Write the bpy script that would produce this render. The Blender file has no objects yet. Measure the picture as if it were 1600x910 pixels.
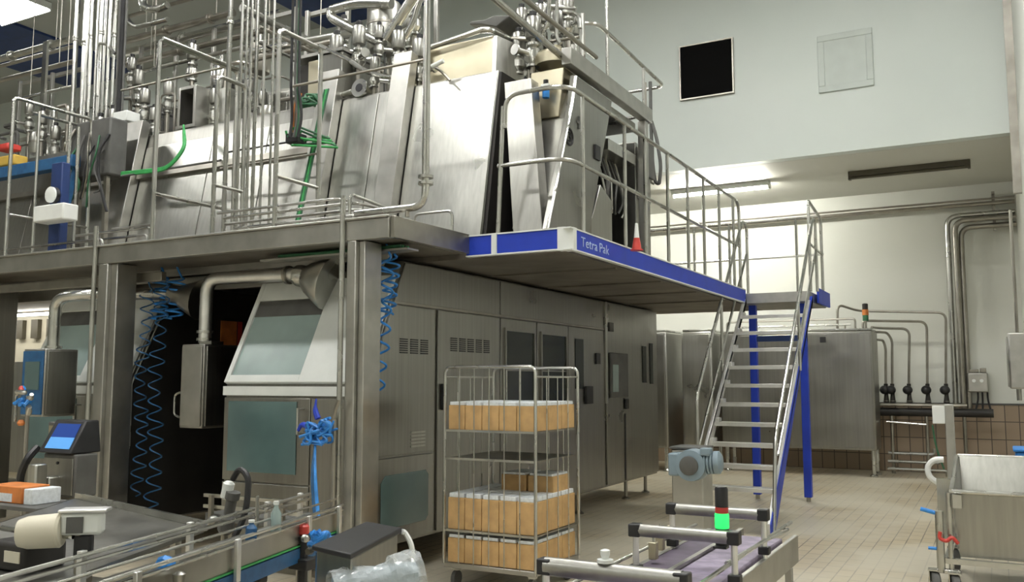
import bpy, math, random
from mathutils import Vector, Matrix
random.seed(7)
PI = math.pi
SC = bpy.context.scene
COL = SC.collection
# ---------------------------------------------------------------- camera model
F = 1400.0; PITCH = math.atan(140/1400.0); YAW = math.atan(760/math.hypot(1400, 140)); CH = 1.65
cp, sp = math.cos(PITCH), math.sin(PITCH); cy, sy = math.cos(YAW), math.sin(YAW)
FW = Vector((-sy*cp, cy*cp, sp)); RT = Vector((cy, sy, 0)); UP = Vector((sy*sp, -cy*sp, cp))
def at(u, v, X=None, Y=None, Z=None):
    """point where the sight line through a photo position meets a plane of the hall"""
    d = FW + RT*((u-800)/F) + UP*((455-v)/F)
    if X is not None: t = X/d.x
    elif Y is not None: t = Y/d.y
    else: t = (Z-CH)/d.z
    return Vector((d.x*t, d.y*t, CH+d.z*t))
def V(*a): return Vector(a)

# ---------------------------------------------------------------- materials
def nt(name):
    m = bpy.data.materials.new(name); m.use_nodes = True
    n = m.node_tree.nodes; l = m.node_tree.links
    return m, n, l, n['Principled BSDF']
def coords(n, l, scale=(1, 1, 1)):
    g = n.new('ShaderNodeNewGeometry'); mp = n.new('ShaderNodeMapping')
    mp.inputs['Scale'].default_value = scale
    l.new(g.outputs['Position'], mp.inputs['Vector']); return mp.outputs['Vector']
def noise(n, l, vec, scale, detail=3):
    t = n.new('ShaderNodeTexNoise'); t.inputs['Scale'].default_value = scale; t.inputs['Detail'].default_value = detail
    l.new(vec, t.inputs['Vector']); return t.outputs['Fac']
def ramp(n, l, fac, a, b, p0=0.3, p1=0.7):
    r = n.new('ShaderNodeValToRGB'); e = r.color_ramp.elements
    e[0].position = p0; e[0].color = (*a, 1); e[1].position = p1; e[1].color = (*b, 1)
    l.new(fac, r.inputs['Fac']); return r.outputs['Color']
def maprange(n, l, fac, lo, hi):
    r = n.new('ShaderNodeMapRange'); r.inputs['To Min'].default_value = lo; r.inputs['To Max'].default_value = hi
    r.inputs['From Min'].default_value = 0.25; r.inputs['From Max'].default_value = 0.75
    l.new(fac, r.inputs['Value']); return r.outputs['Result']
def bump(n, l, b, fac, strength, dist=0.01):
    k = n.new('ShaderNodeBump'); k.inputs['Strength'].default_value = strength; k.inputs['Distance'].default_value = dist
    l.new(fac, k.inputs['Height']); l.new(k.outputs['Normal'], b.inputs['Normal'])
def steel(name, c0, c1, rough=0.32, brush=(30, 30, 1.2), metal=1.0, bs=0.15):
    m, n, l, b = nt(name)
    v = coords(n, l, brush); f = noise(n, l, v, 1.0, 2)
    l.new(ramp(n, l, f, c0, c1), b.inputs['Base Color'])
    v2 = coords(n, l, (1, 1, 1)); f2 = noise(n, l, v2, 2.2, 3)
    l.new(maprange(n, l, f2, rough-0.07, rough+0.1), b.inputs['Roughness'])
    b.inputs['Metallic'].default_value = metal
    if bs: bump(n, l, b, noise(n, l, v2, 1.3, 2), bs, 0.03)
    return m
def paint(name, c, rough=0.45, var=0.12, metal=0.0, scale=6.0, alpha=None):
    m, n, l, b = nt(name)
    v = coords(n, l); f = noise(n, l, v, scale, 4)
    l.new(ramp(n, l, f, tuple(x*(1-var) for x in c), tuple(min(1, x*(1+var)) for x in c)), b.inputs['Base Color'])
    b.inputs['Roughness'].default_value = rough; b.inputs['Metallic'].default_value = metal
    return m
def glow(name, c, s):
    m, n, l, b = nt(name)
    b.inputs['Base Color'].default_value = (*c, 1)
    b.inputs['Emission Color'].default_value = (*c, 1); b.inputs['Emission Strength'].default_value = s
    return m
M = {}
M['panel'] = steel('brushed_panel', (.46, .46, .43), (.54, .54, .505), .32, (32, 32, .8), bs=.18)
M['panel_d'] = steel('dull_panel', (.315, .312, .29), (.36, .356, .33), .33, (30, 30, .8), bs=0)
M['frame'] = steel('frame_steel', (.40, .395, .37), (.49, .485, .455), .40, (6, 6, 6), bs=0)
M['pipe'] = steel('pipe_steel', (.45, .45, .425), (.58, .58, .55), .26, (5, 5, 5), bs=0)
M['pipe_d'] = steel('dull_pipe', (.30, .285, .25), (.40, .38, .34), .36, (5, 5, 5), bs=0)
M['white_metal'] = paint('white_coated_metal', (.74, .77, .75), .35, .04)
M['alu'] = steel('aluminium', (.72, .72, .71), (.84, .84, .83), .38, (8, 8, 8), bs=0)
M['blue'] = paint('blue_enamel', (.012, .045, .46), .45, .08)
M['blue_d'] = paint('dark_blue_enamel', (.012, .035, .14), .5, .15)
M['blue_p'] = paint('blue_plastic', (.03, .22, .62), .4, .25, scale=20)
M['blue_dull'] = paint('dull_blue_hose', (.02, .10, .24), .45, .2, scale=15)
M['black'] = paint('black_plastic', (.018, .018, .020), .45, .3)
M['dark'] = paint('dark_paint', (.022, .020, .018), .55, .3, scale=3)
M['rubber'] = paint('grey_rubber', (.10, .10, .095), .6, .2)
M['green'] = paint('green_cable', (.05, .36, .10), .45, .2, scale=15)
M['green_d'] = paint('dark_green_rubber', (.03, .13, .06), .5, .3, scale=15)
M['red'] = paint('red_plastic', (.52, .05, .04), .4, .15)
M['orange'] = paint('orange_plastic', (.60, .20, .05), .5, .25, scale=8)
M['yellow'] = paint('yellow_paint', (.55, .36, .06), .5, .15)
M['cream'] = paint('cream_plastic', (.66, .62, .50), .45, .05)
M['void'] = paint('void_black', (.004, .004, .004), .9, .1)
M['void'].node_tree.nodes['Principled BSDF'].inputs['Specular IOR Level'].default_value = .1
M['beige'] = steel('warm_sheet', (.46, .42, .31), (.55, .51, .39), .42, (3, 3, 3), bs=.2)
M['kraft'] = paint('kraft_board', (.56, .36, .16), .8, .12, scale=12)
M['kraft_e'] = paint('board_edge', (.30, .18, .08), .8, .1)
M['pack'] = paint('white_carton', (.72, .76, .80), .45, .12, scale=40)
M['white'] = paint('white_paint', (.78, .80, .78), .45, .04)
M['motor'] = paint('blue_grey_cast', (.21, .28, .33), .45, .12)
M['purple'] = paint('purple_belt', (.095, .075, .11), .55, .22, scale=12)
M['purple_l'] = paint('pale_purple_belt', (.21, .175, .25), .5, .35, scale=14)
M['brown'] = paint('brown_case', (.09, .08, .055), .5, .1)
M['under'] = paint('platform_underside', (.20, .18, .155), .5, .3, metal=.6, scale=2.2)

def glassy(name, c, rough, alpha_c=None):
    m, n, l, b = nt(name)
    v = coords(n, l); f = noise(n, l, v, 1.8, 3)
    l.new(ramp(n, l, f, tuple(x*.8 for x in c), tuple(min(1, x*1.15) for x in c)), b.inputs['Base Color'])
    b.inputs['Roughness'].default_value = rough; b.inputs['Metallic'].default_value = 0.0
    b.inputs['Coat Weight'].default_value = .6; b.inputs['Coat Roughness'].default_value = .08
    return m
M['hood_glass'] = glassy('tinted_hood_glass', (.33, .43, .42), .25)
M['teal_glass'] = glassy('teal_guard_glass', (.10, .165, .165), .2)
M['hatch'] = paint('hatch_paint', (.55, .60, .57), .6, .03)
M['dark_glass'] = glassy('dark_window_glass', (.012, .018, .016), .2)
M['dark_glass'].node_tree.nodes['Principled BSDF'].inputs['Coat Weight'].default_value = .12
M['dark_glass'].node_tree.nodes['Principled BSDF'].inputs['Specular IOR Level'].default_value = .3
M['screen'] = None

def mk_screen():
    m, n, l, b = nt('lit_touchscreen')
    tc = n.new('ShaderNodeTexCoord'); sep = n.new('ShaderNodeSeparateXYZ'); l.new(tc.outputs['Generated'], sep.inputs['Vector'])
    r = n.new('ShaderNodeValToRGB'); r.color_ramp.interpolation = 'CONSTANT'; e = r.color_ramp.elements
    e[0].position = 0; e[0].color = (.10, .30, .65, 1); e[1].position = .45; e[1].color = (.02, .05, .22, 1)
    l.new(sep.outputs['Z'], r.inputs['Fac'])
    l.new(r.outputs['Color'], b.inputs['Base Color']); l.new(r.outputs['Color'], b.inputs['Emission Color'])
    b.inputs['Emission Strength'].default_value = .55; b.inputs['Roughness'].default_value = .2
    return m
M['screen'] = mk_screen()

def mk_wall():
    m, n, l, b = nt('pale_green_wall_paint')
    v = coords(n, l); f = noise(n, l, v, .5, 4)
    l.new(ramp(n, l, f, (.60, .655, .625), (.66, .71, .68)), b.inputs['Base Color'])
    b.inputs['Roughness'].default_value = .55
    bump(n, l, b, noise(n, l, v, 3.0, 2), .1, .02)
    return m
M['wall'] = mk_wall()
M['wall2'] = paint('cream_grey_wall', (.68, .69, .64), .55, .03, scale=.6)
M['ceil'] = paint('grey_ceiling', (.40, .42, .40), .7, .05, scale=.5)
M['soffit'] = paint('soffit_paint', (.60, .60, .55), .6, .04, scale=.5)

def mk_floor():
    m, n, l, b = nt('worn_quarry_tile_floor')
    g = n.new('ShaderNodeNewGeometry'); sep = n.new('ShaderNodeSeparateXYZ'); l.new(g.outputs['Position'], sep.inputs[0])
    cmb = n.new('ShaderNodeCombineXYZ'); l.new(sep.outputs['Y'], cmb.inputs['X']); l.new(sep.outputs['X'], cmb.inputs['Y'])
    bk = n.new('ShaderNodeTexBrick'); l.new(cmb.outputs[0], bk.inputs['Vector'])
    bk.inputs['Scale'].default_value = 1; bk.inputs['Brick Width'].default_value = .26; bk.inputs['Row Height'].default_value = .13
    bk.inputs['Mortar Size'].default_value = .006; bk.inputs['Mortar Smooth'].default_value = .3
    bk.inputs['Color1'].default_value = (.46, .385, .26, 1); bk.inputs['Color2'].default_value = (.53, .45, .315, 1)
    bk.inputs['Mortar'].default_value = (.10, .08, .055, 1)
    v = coords(n, l); f = noise(n, l, v, .75, 5)
    r = n.new('ShaderNodeValToRGB'); e = r.color_ramp.elements
    e[0].position = .36; e[0].color = (0, 0, 0, 1); e[1].position = .56; e[1].color = (1, 1, 1, 1)
    l.new(f, r.inputs['Fac'])
    mx = n.new('ShaderNodeMix'); mx.data_type = 'RGBA'
    l.new(r.outputs['Color'], mx.inputs['Factor']); l.new(bk.outputs['Color'], mx.inputs['A'])
    mx.inputs['B'].default_value = (.60, .56, .46, 1)
    mul = n.new('ShaderNodeMath'); mul.operation = 'MULTIPLY'; mul.inputs[1].default_value = .8
    l.new(r.outputs['Color'], mul.inputs[0]); l.new(mul.outputs[0], mx.inputs['Factor'])
    l.new(mx.outputs['Result'], b.inputs['Base Color'])
    l.new(maprange(n, l, noise(n, l, v, 1.2, 2), .30, .42), b.inputs['Roughness'])
    return m
M['floor'] = mk_floor()
def mk_wtile():
    m, n, l, b = nt('brown_wainscot_tile')
    g = n.new('ShaderNodeNewGeometry'); sep = n.new('ShaderNodeSeparateXYZ'); l.new(g.outputs['Position'], sep.inputs[0])
    ad = n.new('ShaderNodeMath'); ad.operation = 'ADD'; l.new(sep.outputs['X'], ad.inputs[0]); l.new(sep.outputs['Y'], ad.inputs[1])
    cmb = n.new('ShaderNodeCombineXYZ'); l.new(ad.outputs[0], cmb.inputs['X']); l.new(sep.outputs['Z'], cmb.inputs['Y'])
    bk = n.new('ShaderNodeTexBrick'); l.new(cmb.outputs[0], bk.inputs['Vector']); bk.offset = 0.0
    bk.inputs['Scale'].default_value = 1; bk.inputs['Brick Width'].default_value = .22; bk.inputs['Row Height'].default_value = .31
    bk.inputs['Mortar Size'].default_value = .008
    bk.inputs['Color1'].default_value = (.30, .225, .16, 1); bk.inputs['Color2'].default_value = (.35, .27, .195, 1)
    bk.inputs['Mortar'].default_value = (.09, .07, .055, 1)
    l.new(bk.outputs['Color'], b.inputs['Base Color']); b.inputs['Roughness'].default_value = .35
    return m
M['wtile'] = mk_wtile()
M['lamp'] = glow('lamp_diffuser', (1.0, .99, .95), 55)
M['tube'] = glow('lit_tube', (1.0, .98, .88), 300)
M['lamp_dim'] = glow('dim_lamp_strip', (1.0, .97, .88), 14)
M['green_l'] = glow('green_beacon', (.03, .75, .15), 1.1)
M['mark'] = glow('small_white_print', (.5, .6, .85), 0.0)

# ---------------------------------------------------------------- mesh builder
class MB:
    def __init__(s): s.v = []; s.f = []
    def add(s, vs, fs):
        k = len(s.v); s.v += [tuple(p) for p in vs]; s.f += [tuple(i+k for i in f) for f in fs]; return s
    def box(s, x0, x1, y0, y1, z0, z1):
        x0, x1 = sorted((x0, x1)); y0, y1 = sorted((y0, y1)); z0, z1 = sorted((z0, z1))
        return s.hexa([(x0, y0, z0), (x1, y0, z0), (x1, y1, z0), (x0, y1, z0)], [(x0, y0, z1), (x1, y0, z1), (x1, y1, z1), (x0, y1, z1)])
    def hexa(s, b, t):
        return s.add(list(b)+list(t), [(3, 2, 1, 0), (4, 5, 6, 7), (0, 1, 5, 4), (1, 2, 6, 5), (2, 3, 7, 6), (3, 0, 4, 7)])
    def prism(s, poly, vec):
        n = len(poly); a = [Vector(p) for p in poly]; vec = Vector(vec)
        # orient outwards
        nrm = Vector((0, 0, 0))
        for i in range(n): nrm += a[i].cross(a[(i+1) % n])
        if nrm.dot(vec) < 0: a.reverse()
        fs = [tuple(reversed(range(n))), tuple(range(n, 2*n))]
        fs += [(i, (i+1) % n, (i+1) % n+n, i+n) for i in range(n)]
        return s.add(a+[p+vec for p in a], fs)
    def ybox(s, poly, x0, x1):      # polygon in (y,z) extruded in x
        return s.prism([(x0, p[0], p[1]) for p in poly], (x1-x0, 0, 0))
    def sweep(s, pts, r, n=10, bend=None, caps=True, close=False):
        pts = [Vector(p) for p in pts]
        n0 = len(pts)
        if bend: pts = fillet(pts, bend)
        q = [pts[0]]
        for p in pts[1:]:
            if (p-q[-1]).length > 1e-5: q.append(p)
        pts = q; m = len(pts)
        if m < 2: return s
        if isinstance(r, (list, tuple)) and len(r) != m:
            r0 = r; r = []
            for i in range(m):
                f = i/(m-1)*(len(r0)-1); k = min(int(f), len(r0)-2); r.append(r0[k]+(r0[k+1]-r0[k])*(f-k))
        tan = []
        for i in range(m):
            a = pts[(i-1) % m] if (close or i > 0) else pts[i]; b = pts[(i+1) % m] if (close or i < m-1) else pts[i]
            t = (b-a)
            tan.append(t.normalized() if t.length > 1e-9 else Vector((0, 0, 1)))
        u = tan[0].orthogonal().normalized()
        vs = []
        for i in range(m):
            u = (u - tan[i]*u.dot(tan[i]))
            u = u.normalized() if u.length > 1e-6 else tan[i].orthogonal().normalized()
            w = tan[i].cross(u)
            rr = r[i] if isinstance(r, (list, tuple)) else r
            for k in range(n):
                a = 2*PI*k/n; vs.append(pts[i]+(u*math.cos(a)+w*math.sin(a))*rr)
        fs = []
        for i in range(m-(0 if close else 1)):
            j = (i+1) % m
            for k in range(n):
                k2 = (k+1) % n; fs.append((i*n+k, i*n+k2, j*n+k2, j*n+k))
        if caps and not close:
            fs.append(tuple(reversed(range(n)))); fs.append(tuple((m-1)*n+k for k in range(n)))
        return s.add(vs, fs)
    def cyl(s, a, b, r, n=16, r2=None): return s.sweep([a, b], [r, r if r2 is None else r2], n)
    def bar(s, a, b, w, h=None):   # square bar between two points
        a = Vector(a); b = Vector(b); h = h or w
        t = (b-a).normalized(); u = Vector((0, 0, 1)).cross(t)
        u = u.normalized() if u.length > .05 else Vector((1, 0, 0)); u = (u-t*u.dot(t)).normalized(); k = t.cross(u)
        q = [(-w/2, -h/2), (w/2, -h/2), (w/2, h/2), (-w/2, h/2)]
        A = [a+u*x+k*y for x, y in q]; B = [b+u*x+k*y for x, y in q]
        return s.hexa(A, B)
    def lathe(s, prof, o, axis=(0, 0, 1), n=20):   # prof: (r, h)
        ax = Vector(axis).normalized(); u = ax.orthogonal().normalized(); w = ax.cross(u); o = Vector(o)
        vs = []
        for r, h in prof:
            for k in range(n):
                a = 2*PI*k/n; vs.append(o+ax*h+(u*math.cos(a)+w*math.sin(a))*max(r, 1e-4))
        fs = [(i*n+k, i*n+(k+1) % n, (i+1)*n+(k+1) % n, (i+1)*n+k) for i in range(len(prof)-1) for k in range(n)]
        fs.append(tuple(reversed(range(n)))); fs.append(tuple((len(prof)-1)*n+k for k in range(n)))
        return s.add(vs, fs)
    def ball(s, o, r, n=12, sq=(1, 1, 1)):
        o = Vector(o); vs = []; m = n//2
        for i in range(m+1):
            t = PI*i/m
            for k in range(n):
                a = 2*PI*k/n
                rr = max(math.sin(t), 1e-3)
                vs.append(o+Vector((rr*math.cos(a)*sq[0], rr*math.sin(a)*sq[1], -math.cos(t)*sq[2]))*r)
        fs = [(i*n+k, i*n+(k+1) % n, (i+1)*n+(k+1) % n, (i+1)*n+k) for i in range(m) for k in range(n)]
        fs.append(tuple(reversed(range(n)))); fs.append(tuple(m*n+k for k in range(n)))
        return s.add(vs, fs)
    def build(s, name, mat, parent=None, label=None, bev=0.0, smooth=35):
        me = bpy.data.meshes.new(name)
        if parent is not None: o0 = world_of(parent)
        else:
            xs = [p[0] for p in s.v]; ys = [p[1] for p in s.v]; zs = [p[2] for p in s.v]
            o0 = Vector(((min(xs)+max(xs))/2, (min(ys)+max(ys))/2, min(zs)))
        me.from_pydata([(p[0]-o0.x, p[1]-o0.y, p[2]-o0.z) for p in s.v], [], s.f)
        me.materials.append(mat if not isinstance(mat, str) else M[mat])
        me.update()
        if smooth:
            me.polygons.foreach_set('use_smooth', [True]*len(me.polygons))
            me.set_sharp_from_angle(angle=math.radians(smooth))
        o = bpy.data.objects.new(name, me); COL.objects.link(o)
        if parent is not None: o.parent = parent
        else: o.location = o0
        if label: o['label'] = label
        if bev:
            b = o.modifiers.new('bevel', 'BEVEL'); b.width = bev; b.segments = 2; b.limit_method = 'ANGLE'; b.angle_limit = .6
            b.harden_normals = False
        return o
def world_of(o):
    w = Vector(o.location); p = o.parent
    while p is not None: w += Vector(p.location); p = p.parent
    return w
def fillet(pts, rad, k=6):
    out = [pts[0]]
    for i in range(1, len(pts)-1):
        p, a, b = pts[i], pts[i-1], pts[i+1]
        da, db = (a-p), (b-p); la, lb = da.length, db.length
        if la < 1e-5 or lb < 1e-5: continue
        r = min(rad, la*.48, lb*.48)
        A = p+da.normalized()*r; B = p+db.normalized()*r
        for j in range(k+1):
            t = j/k; out.append(A*(1-t)**2+p*2*t*(1-t)+B*t*t)
    out.append(pts[-1]); return out
def thing(name, label, cat, loc=(0, 0, 0), group=None):
    o = bpy.data.objects.new(name, None); COL.objects.link(o); o.location = loc
    o.empty_display_size = .1
    o['label'] = label; o['category'] = cat
    if group: o['group'] = group
    return o
def tag(o, label, cat, group=None):
    o['label'] = label; o['category'] = cat
    if group: o['group'] = group
    return o
def struct(name, mb, mat, **k):
    o = mb.build(name, mat, **k); o['kind'] = 'structure'; return o
def dup(root, loc, label=None, group=None):
    r = root.copy(); COL.objects.link(r); r.location = loc
    if label: r['label'] = label
    if group: r['group'] = group
    def rec(a, b):
        for ch in a.children:
            c = ch.copy(); COL.objects.link(c); c.parent = b; rec(ch, c)
    rec(root, r); return r
def pipe(name, label, cat, pts, r, mat='pipe', bend=None, group=None, n=10, flanges=()):
    """one pipe as a thing; flanges are fractions along straight first-last where collars sit"""
    m = MB(); pts = [Vector(p) for p in pts]
    m.sweep(pts, r, n, bend if bend is not None else r*3.2)
    if not flanges:
        return tag(m.build(name, mat), label, cat, group)
    root = thing(name, label, cat, pts[0] if pts[0].z < pts[-1].z else pts[-1], group)
    m.build('tube', mat, root)
    for i, f in flanges:
        a, b = pts[i], pts[i+1]; c = a.lerp(b, f); d = (b-a).normalized()
        MB().lathe([(r, -.03), (r*1.5, -.03), (r*1.5, -.006), (r*1.35, 0), (r*1.5, .006), (r*1.5, .03), (r, .03)], c, d, 14).build('clamp_ring', mat, root)
    return root
# ================================================================ SETTING
XR = .42; YB = 18.0; YS = 14.4; ZS = 5.18; ZC = 9.2
struct('floor', MB().box(-26, 6, -7, YB+.2, -.2, 0), 'floor')
struct('ceiling', MB().box(-26, 6, -7, YS+.2, ZC, ZC+.2), 'ceil')
struct('wall_back', MB().box(-26, XR+.2, YB, YB+.2, 0, ZS+.2), 'wall2')
struct('trim_1', MB().box(-26, XR, YB-.03, YB-.001, 0, 1.22), 'wtile')['label'] = 'brown tiled wainscot along the back wall'
struct('trim_2', MB().box(-26, XR, YB-.05, YB-.001, 1.221, 1.25), 'rubber')
struct('wall_upper', MB().box(-26, XR+.2, YS, YS+.2, ZS, ZC), 'wall')
struct('ceiling_low', MB().box(-26, XR+.2, YS+.21, YB-.001, ZS, ZS+.2), 'soffit')
struct('wall_right', MB().box(XR, XR+.2, 10.6, YB, 0, ZC), 'wall2')
struct('wall_jog', MB().box(XR+.2, 6, 10.6, 10.8, 0, ZC), 'wall2')
struct('wall_side', MB().box(6, 6.2, -7, 10.8, 0, ZC), 'wall2')
struct('wall_front', MB().box(-26, 6, -7.2, -7, 0, ZC), 'wall2')
struct('wall_left', MB().box(-26.2, -26, -7, YB, 0, ZC), 'wall2')
struct('trim_3', MB().box(XR-.11, XR-.001, YS-.12, YS-.001, ZS-.9, ZC), 'pipe_d')
for i, (a, b) in enumerate(((-20.6, -17.95), (at(526, 53, Z=ZC-.06).x, at(526, 53, Z=ZC-.06).x+2.5))):
    o = struct('trim_%d' % (4+i), MB().box(a, b, -7, YS-.001, ZC-.06, ZC-.001), 'blue_d')
    o['label'] = 'dark blue band across the grey ceiling, ' + ('far left' if i == 0 else 'nearer the middle')
# dark louvred opening and blanked hatch in the upper wall
tl = at(1062, 76, Y=YS); br = at(1148, 144, Y=YS)
x0, x1, z0, z1 = tl.x, br.x+.0, br.z-.02, tl.z+.02
r = thing('wall_opening', 'square black opening with a thin steel frame high in the green-white wall', 'vent', ((x0+x1)/2, YS, z0))
m = MB(); t = .022
for b in ((x0, x1, z1-t, z1), (x0, x1, z0, z0+t), (x0, x0+t, z0+t, z1-t), (x1-t, x1, z0+t, z1-t)): m.box(b[0], b[1], YS-.05, YS-.002, b[2], b[3])
m.build('frame', 'pipe_d', r); MB().box(x0+t, x1-t, YS-.02, YS-.002, z0+t, z1-t).build('panel', 'void', r)
tl = at(1277, 62, Y=YS); br = at(1366, 128, Y=YS); x0, x1, z0, z1 = tl.x, br.x, br.z-.06, tl.z+.04
r = thing('wall_hatch', 'pale square blanking hatch painted like the wall, right of the black opening', 'hatch', ((x0+x1)/2, YS, z0))
m = MB(); t = .1
for b in ((x0, x1, z1-t, z1), (x0, x1, z0, z0+t), (x0, x0+t, z0+t, z1-t), (x1-t, x1, z0+t, z1-t)): m.box(b[0], b[1], YS-.035, YS-.002, b[2], b[3])
m.build('frame', 'hatch', r, bev=.01); MB().box(x0+t, x1-t, YS-.022, YS-.002, z0+t, z1-t).build('panel', 'hatch', r)

# ---------------------------------------------------------------- lights of the hall
def highbay(x, y, label, w=1.5, d=.5, group=None):
    r = thing('ceiling_light', label, 'ceiling light', (x, y, ZC), group)
    m = MB().box(x-w/2, x+w/2, y-d/2, y+d/2, ZC-.16, ZC-.02)
    m.box(x-w/2, x+w/2, y-d/2, y-d/2+.03, ZC-.2, ZC-.16).box(x-w/2, x+w/2, y+d/2-.03, y+d/2, ZC-.2, ZC-.16)
    m.build('housing', 'white_metal', r)
    MB().box(x-w/2+.04, x+w/2-.04, y-d/2+.04, y+d/2-.04, ZC-.19, ZC-.161).build('diffuser', 'lamp', r)
p = at(8, 14, Z=ZC-.15)
highbay(p.x, p.y, 'bright ceiling lamp at the top left corner over the blue band', 1.6, .9)
for x, y in ((-14.5, 2), (-7.5, 2), (-1.5, 2), (-7.5, -4), (-1.5, -4), (3, 6.5), (-5.5, 8.5), (-1.2, 9.5), (-8.5, 5.5), (-3, 5.0)):  # lamps out of view, added to brighten the hall and back wall
    highbay(x, y, 'unseen ceiling lamp added to brighten the hall', 1.8, .7, 'added ceiling lamps out of view')
def batten(a, b, lit, label):
    a = Vector(a); b = Vector(b); r = thing('ceiling_batten', label, 'light', ((a+b)/2).to_tuple())
    m = MB().box(a.x, b.x, a.y-.06, a.y+.06, ZS-.09, ZS); m.build('housing', 'white_metal' if lit else 'brown', r, bev=.008)
    if lit: MB().cyl((a.x+.04, a.y, ZS-.115), (b.x-.04, a.y, ZS-.115), .026, 12).build('tube', 'tube', r)
    else: MB().box(a.x+.02, b.x-.02, a.y-.045, a.y+.045, ZS-.13, ZS-.09).build('cover', 'brown', r, bev=.015)
    for x in (a.x, b.x-.04): MB().box(x, x+.04, a.y-.05, a.y+.05, ZS-.14, ZS-.09).build('end_cap', 'white' if lit else 'brown', r)
batten((-5.2, 15.9, 5), (-3.39, 15.9, 5), True, 'lit fluorescent tube on the low ceiling behind the platform railing')
batten((-2.08, 15.9, 5), (-.23, 15.9, 5), False, 'unlit brown batten light on the low ceiling, to the right')
batten((-9.6, 15.9, 5), (-7.6, 15.9, 5), True, 'fluorescent tube added on the low ceiling for brightness, unseen beyond the machine')  # extra tube added out of sight to brighten the area behind

# ================================================================ LOWER MACHINE BLOCKS
FX = -4.55
def fq(u, v): return at(u, v, X=FX)
PROF = [(5.9, .27), (5.9, 1.62), (6.42, 2.70), (13.0, 2.70), (13.0, .27)]
def block(x0, x1, name, label, yb=13.0):
    r = thing(name, label, 'machine', ((x0+x1)/2, 9, 0))
    pr = [(min(y, yb), z) for y, z in PROF]
    MB().ybox(pr, x0, x1).build('body', 'panel_d', r, bev=.012)
    return r
A = block(-6.10, FX, 'carton_forming_machine', 'long stainless machine cabinet under the platform, behind the caged cart')
# top band / seams on the right facade
def frect(u0, v0, u1, v1, th=.012, off=0.0, mb=None):
    a = fq(u0, v0); b = fq(u1, v1); return (mb or MB()).box(FX+off, FX+off+th, a.y, b.y, min(a.z, b.z), max(a.z, b.z))
SEAM = 2.32
def door(y0, y1, z0, z1, name='door', mat='panel_d', th=.022, prof=None):
    m = MB()
    if prof: m.prism([(FX, y, z) for y, z in prof], (th, 0, 0))
    else: m.box(FX, FX+th, y0, y1, z0, z1)
    return m.build(name, mat, A, bev=.005)
def slat_vents(u0, u1, v0, v1, nx, parent, rows=7):
    a = fq(u0, v0); b = fq(u1, v1); X = FX+.0225
    w = (b.y-a.y)/nx
    for i in range(nx):
        m = MB(); y0 = a.y+w*i+w*.14; y1 = a.y+w*(i+1)-w*.14
        h = (a.z-b.z)/rows
        for k in range(rows):
            m.box(X, X+.006, y0, y1, b.z+h*k+h*.22, b.z+h*(k+1)-h*.22)
        m.build('vent', 'black', parent)
# upper fascia above the seam
MB().prism([(FX, 6.27, SEAM+.012), (FX, 6.42, 2.68), (FX, 8.12, 2.68), (FX, 8.12, SEAM+.012)], (.02, 0, 0)).build('fascia_panel', 'panel_d', A, bev=.004)
MB().box(FX, FX+.02, 8.14, 10.92, SEAM+.012, 2.68).build('fascia_panel', 'panel_d', A, bev=.004)
MB().box(FX, FX+.03, 6.25, 10.92, SEAM-.012, SEAM+.011).build('drip_rail', 'pipe_d', A)
d1 = door(0, 0, 0, 0, prof=[(5.95, 1.02), (5.95, 1.62), (6.24, SEAM-.02), (6.90, SEAM-.02), (6.90, 1.02)])
d1['label'] = 'tall sloping-edged door with three louvre groups'
slat_vents(619, 667, 528, 555, 3, d1)
frl = door(5.95, 6.90, .30, 1.00); 
a = fq(590, 742); b = fq(662, 810)
m = MB(); g = .06
poly = [(6.10, .42), (6.10, .80), (6.16, .86), (6.76, .86), (6.80, .82), (6.80, .46), (6.76, .42)]
m.prism([(FX+.022, y, z) for y, z in poly], (.008, 0, 0)).build('window', 'teal_glass', frl, bev=.003)
MB().box(FX+.0225, FX+.05, 5.985, 6.03, .45, .72).build('handle', 'black', frl, bev=.006)
MB().box(FX+.0225, FX+.05, 5.985, 6.03, 1.40, 1.62).build('handle', 'black', d1, bev=.006)
m = MB()
for k in range(5): m.box(FX+.0225, FX+.032, 6.52, 6.74, 1.07+k*.03, 1.085+k*.03)
m.build('louvre', 'panel', d1)
d2 = door(6.95, 8.12, .30, SEAM-.02); slat_vents(699, 763, 527, 553, 5, d2)
MB().box(FX+.0225, FX+.055, 7.0, 7.06, 1.38, 1.62).build('handle', 'black', d2, bev=.006)
def windoor(y0, y1, wz0, wz1):
    d = door(y0, y1, .30, SEAM-.02)
    MB().box(FX+.0225, FX+.03, y0+.09, y1-.09, wz0, wz1).build('window', 'dark_glass', d, bev=.003)
    m = MB()
    for q in (0, 1):
        z = (wz0, wz1-.03)[q]; m.box(FX+.0225, FX+.045, y0+.06, y1-.06, z-.0, z+.03)
        y = (y0+.06, y1-.09)[q]; m.box(FX+.0225, FX+.045, y, y+.03, wz0+.03, wz1-.03)
    m.box(FX+.0305, FX+.04, y0+.09, y1-.09, (wz0+wz1)/2, (wz0+wz1)/2+.02)
    m.build('window_frame', 'panel_d', d); return d
windoor(8.14, 8.96, 1.30, 2.20); windoor(8.98, 9.80, 1.30, 2.20)
d5 = door(9.82, 10.92, .30, SEAM-.02)
MB().box(FX+.0225, FX+.03, 10.0, 10.24, 1.55, 2.16).build('window', 'dark_glass', d5)
MB().box(FX+.0225, FX+.06, 10.27, 10.47, 1.36, 1.58).build('push_button_box', 'black', d5, bev=.006)
MB().box(FX+.0225, FX+.045, 10.62, 10.75, 1.86, 2.0).build('switch_plate', 'black', d5, bev=.004)
MB().box(FX, FX+.045, 10.93, 10.99, 1.35, 2.69).build('corner_post', 'panel', A)
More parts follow.
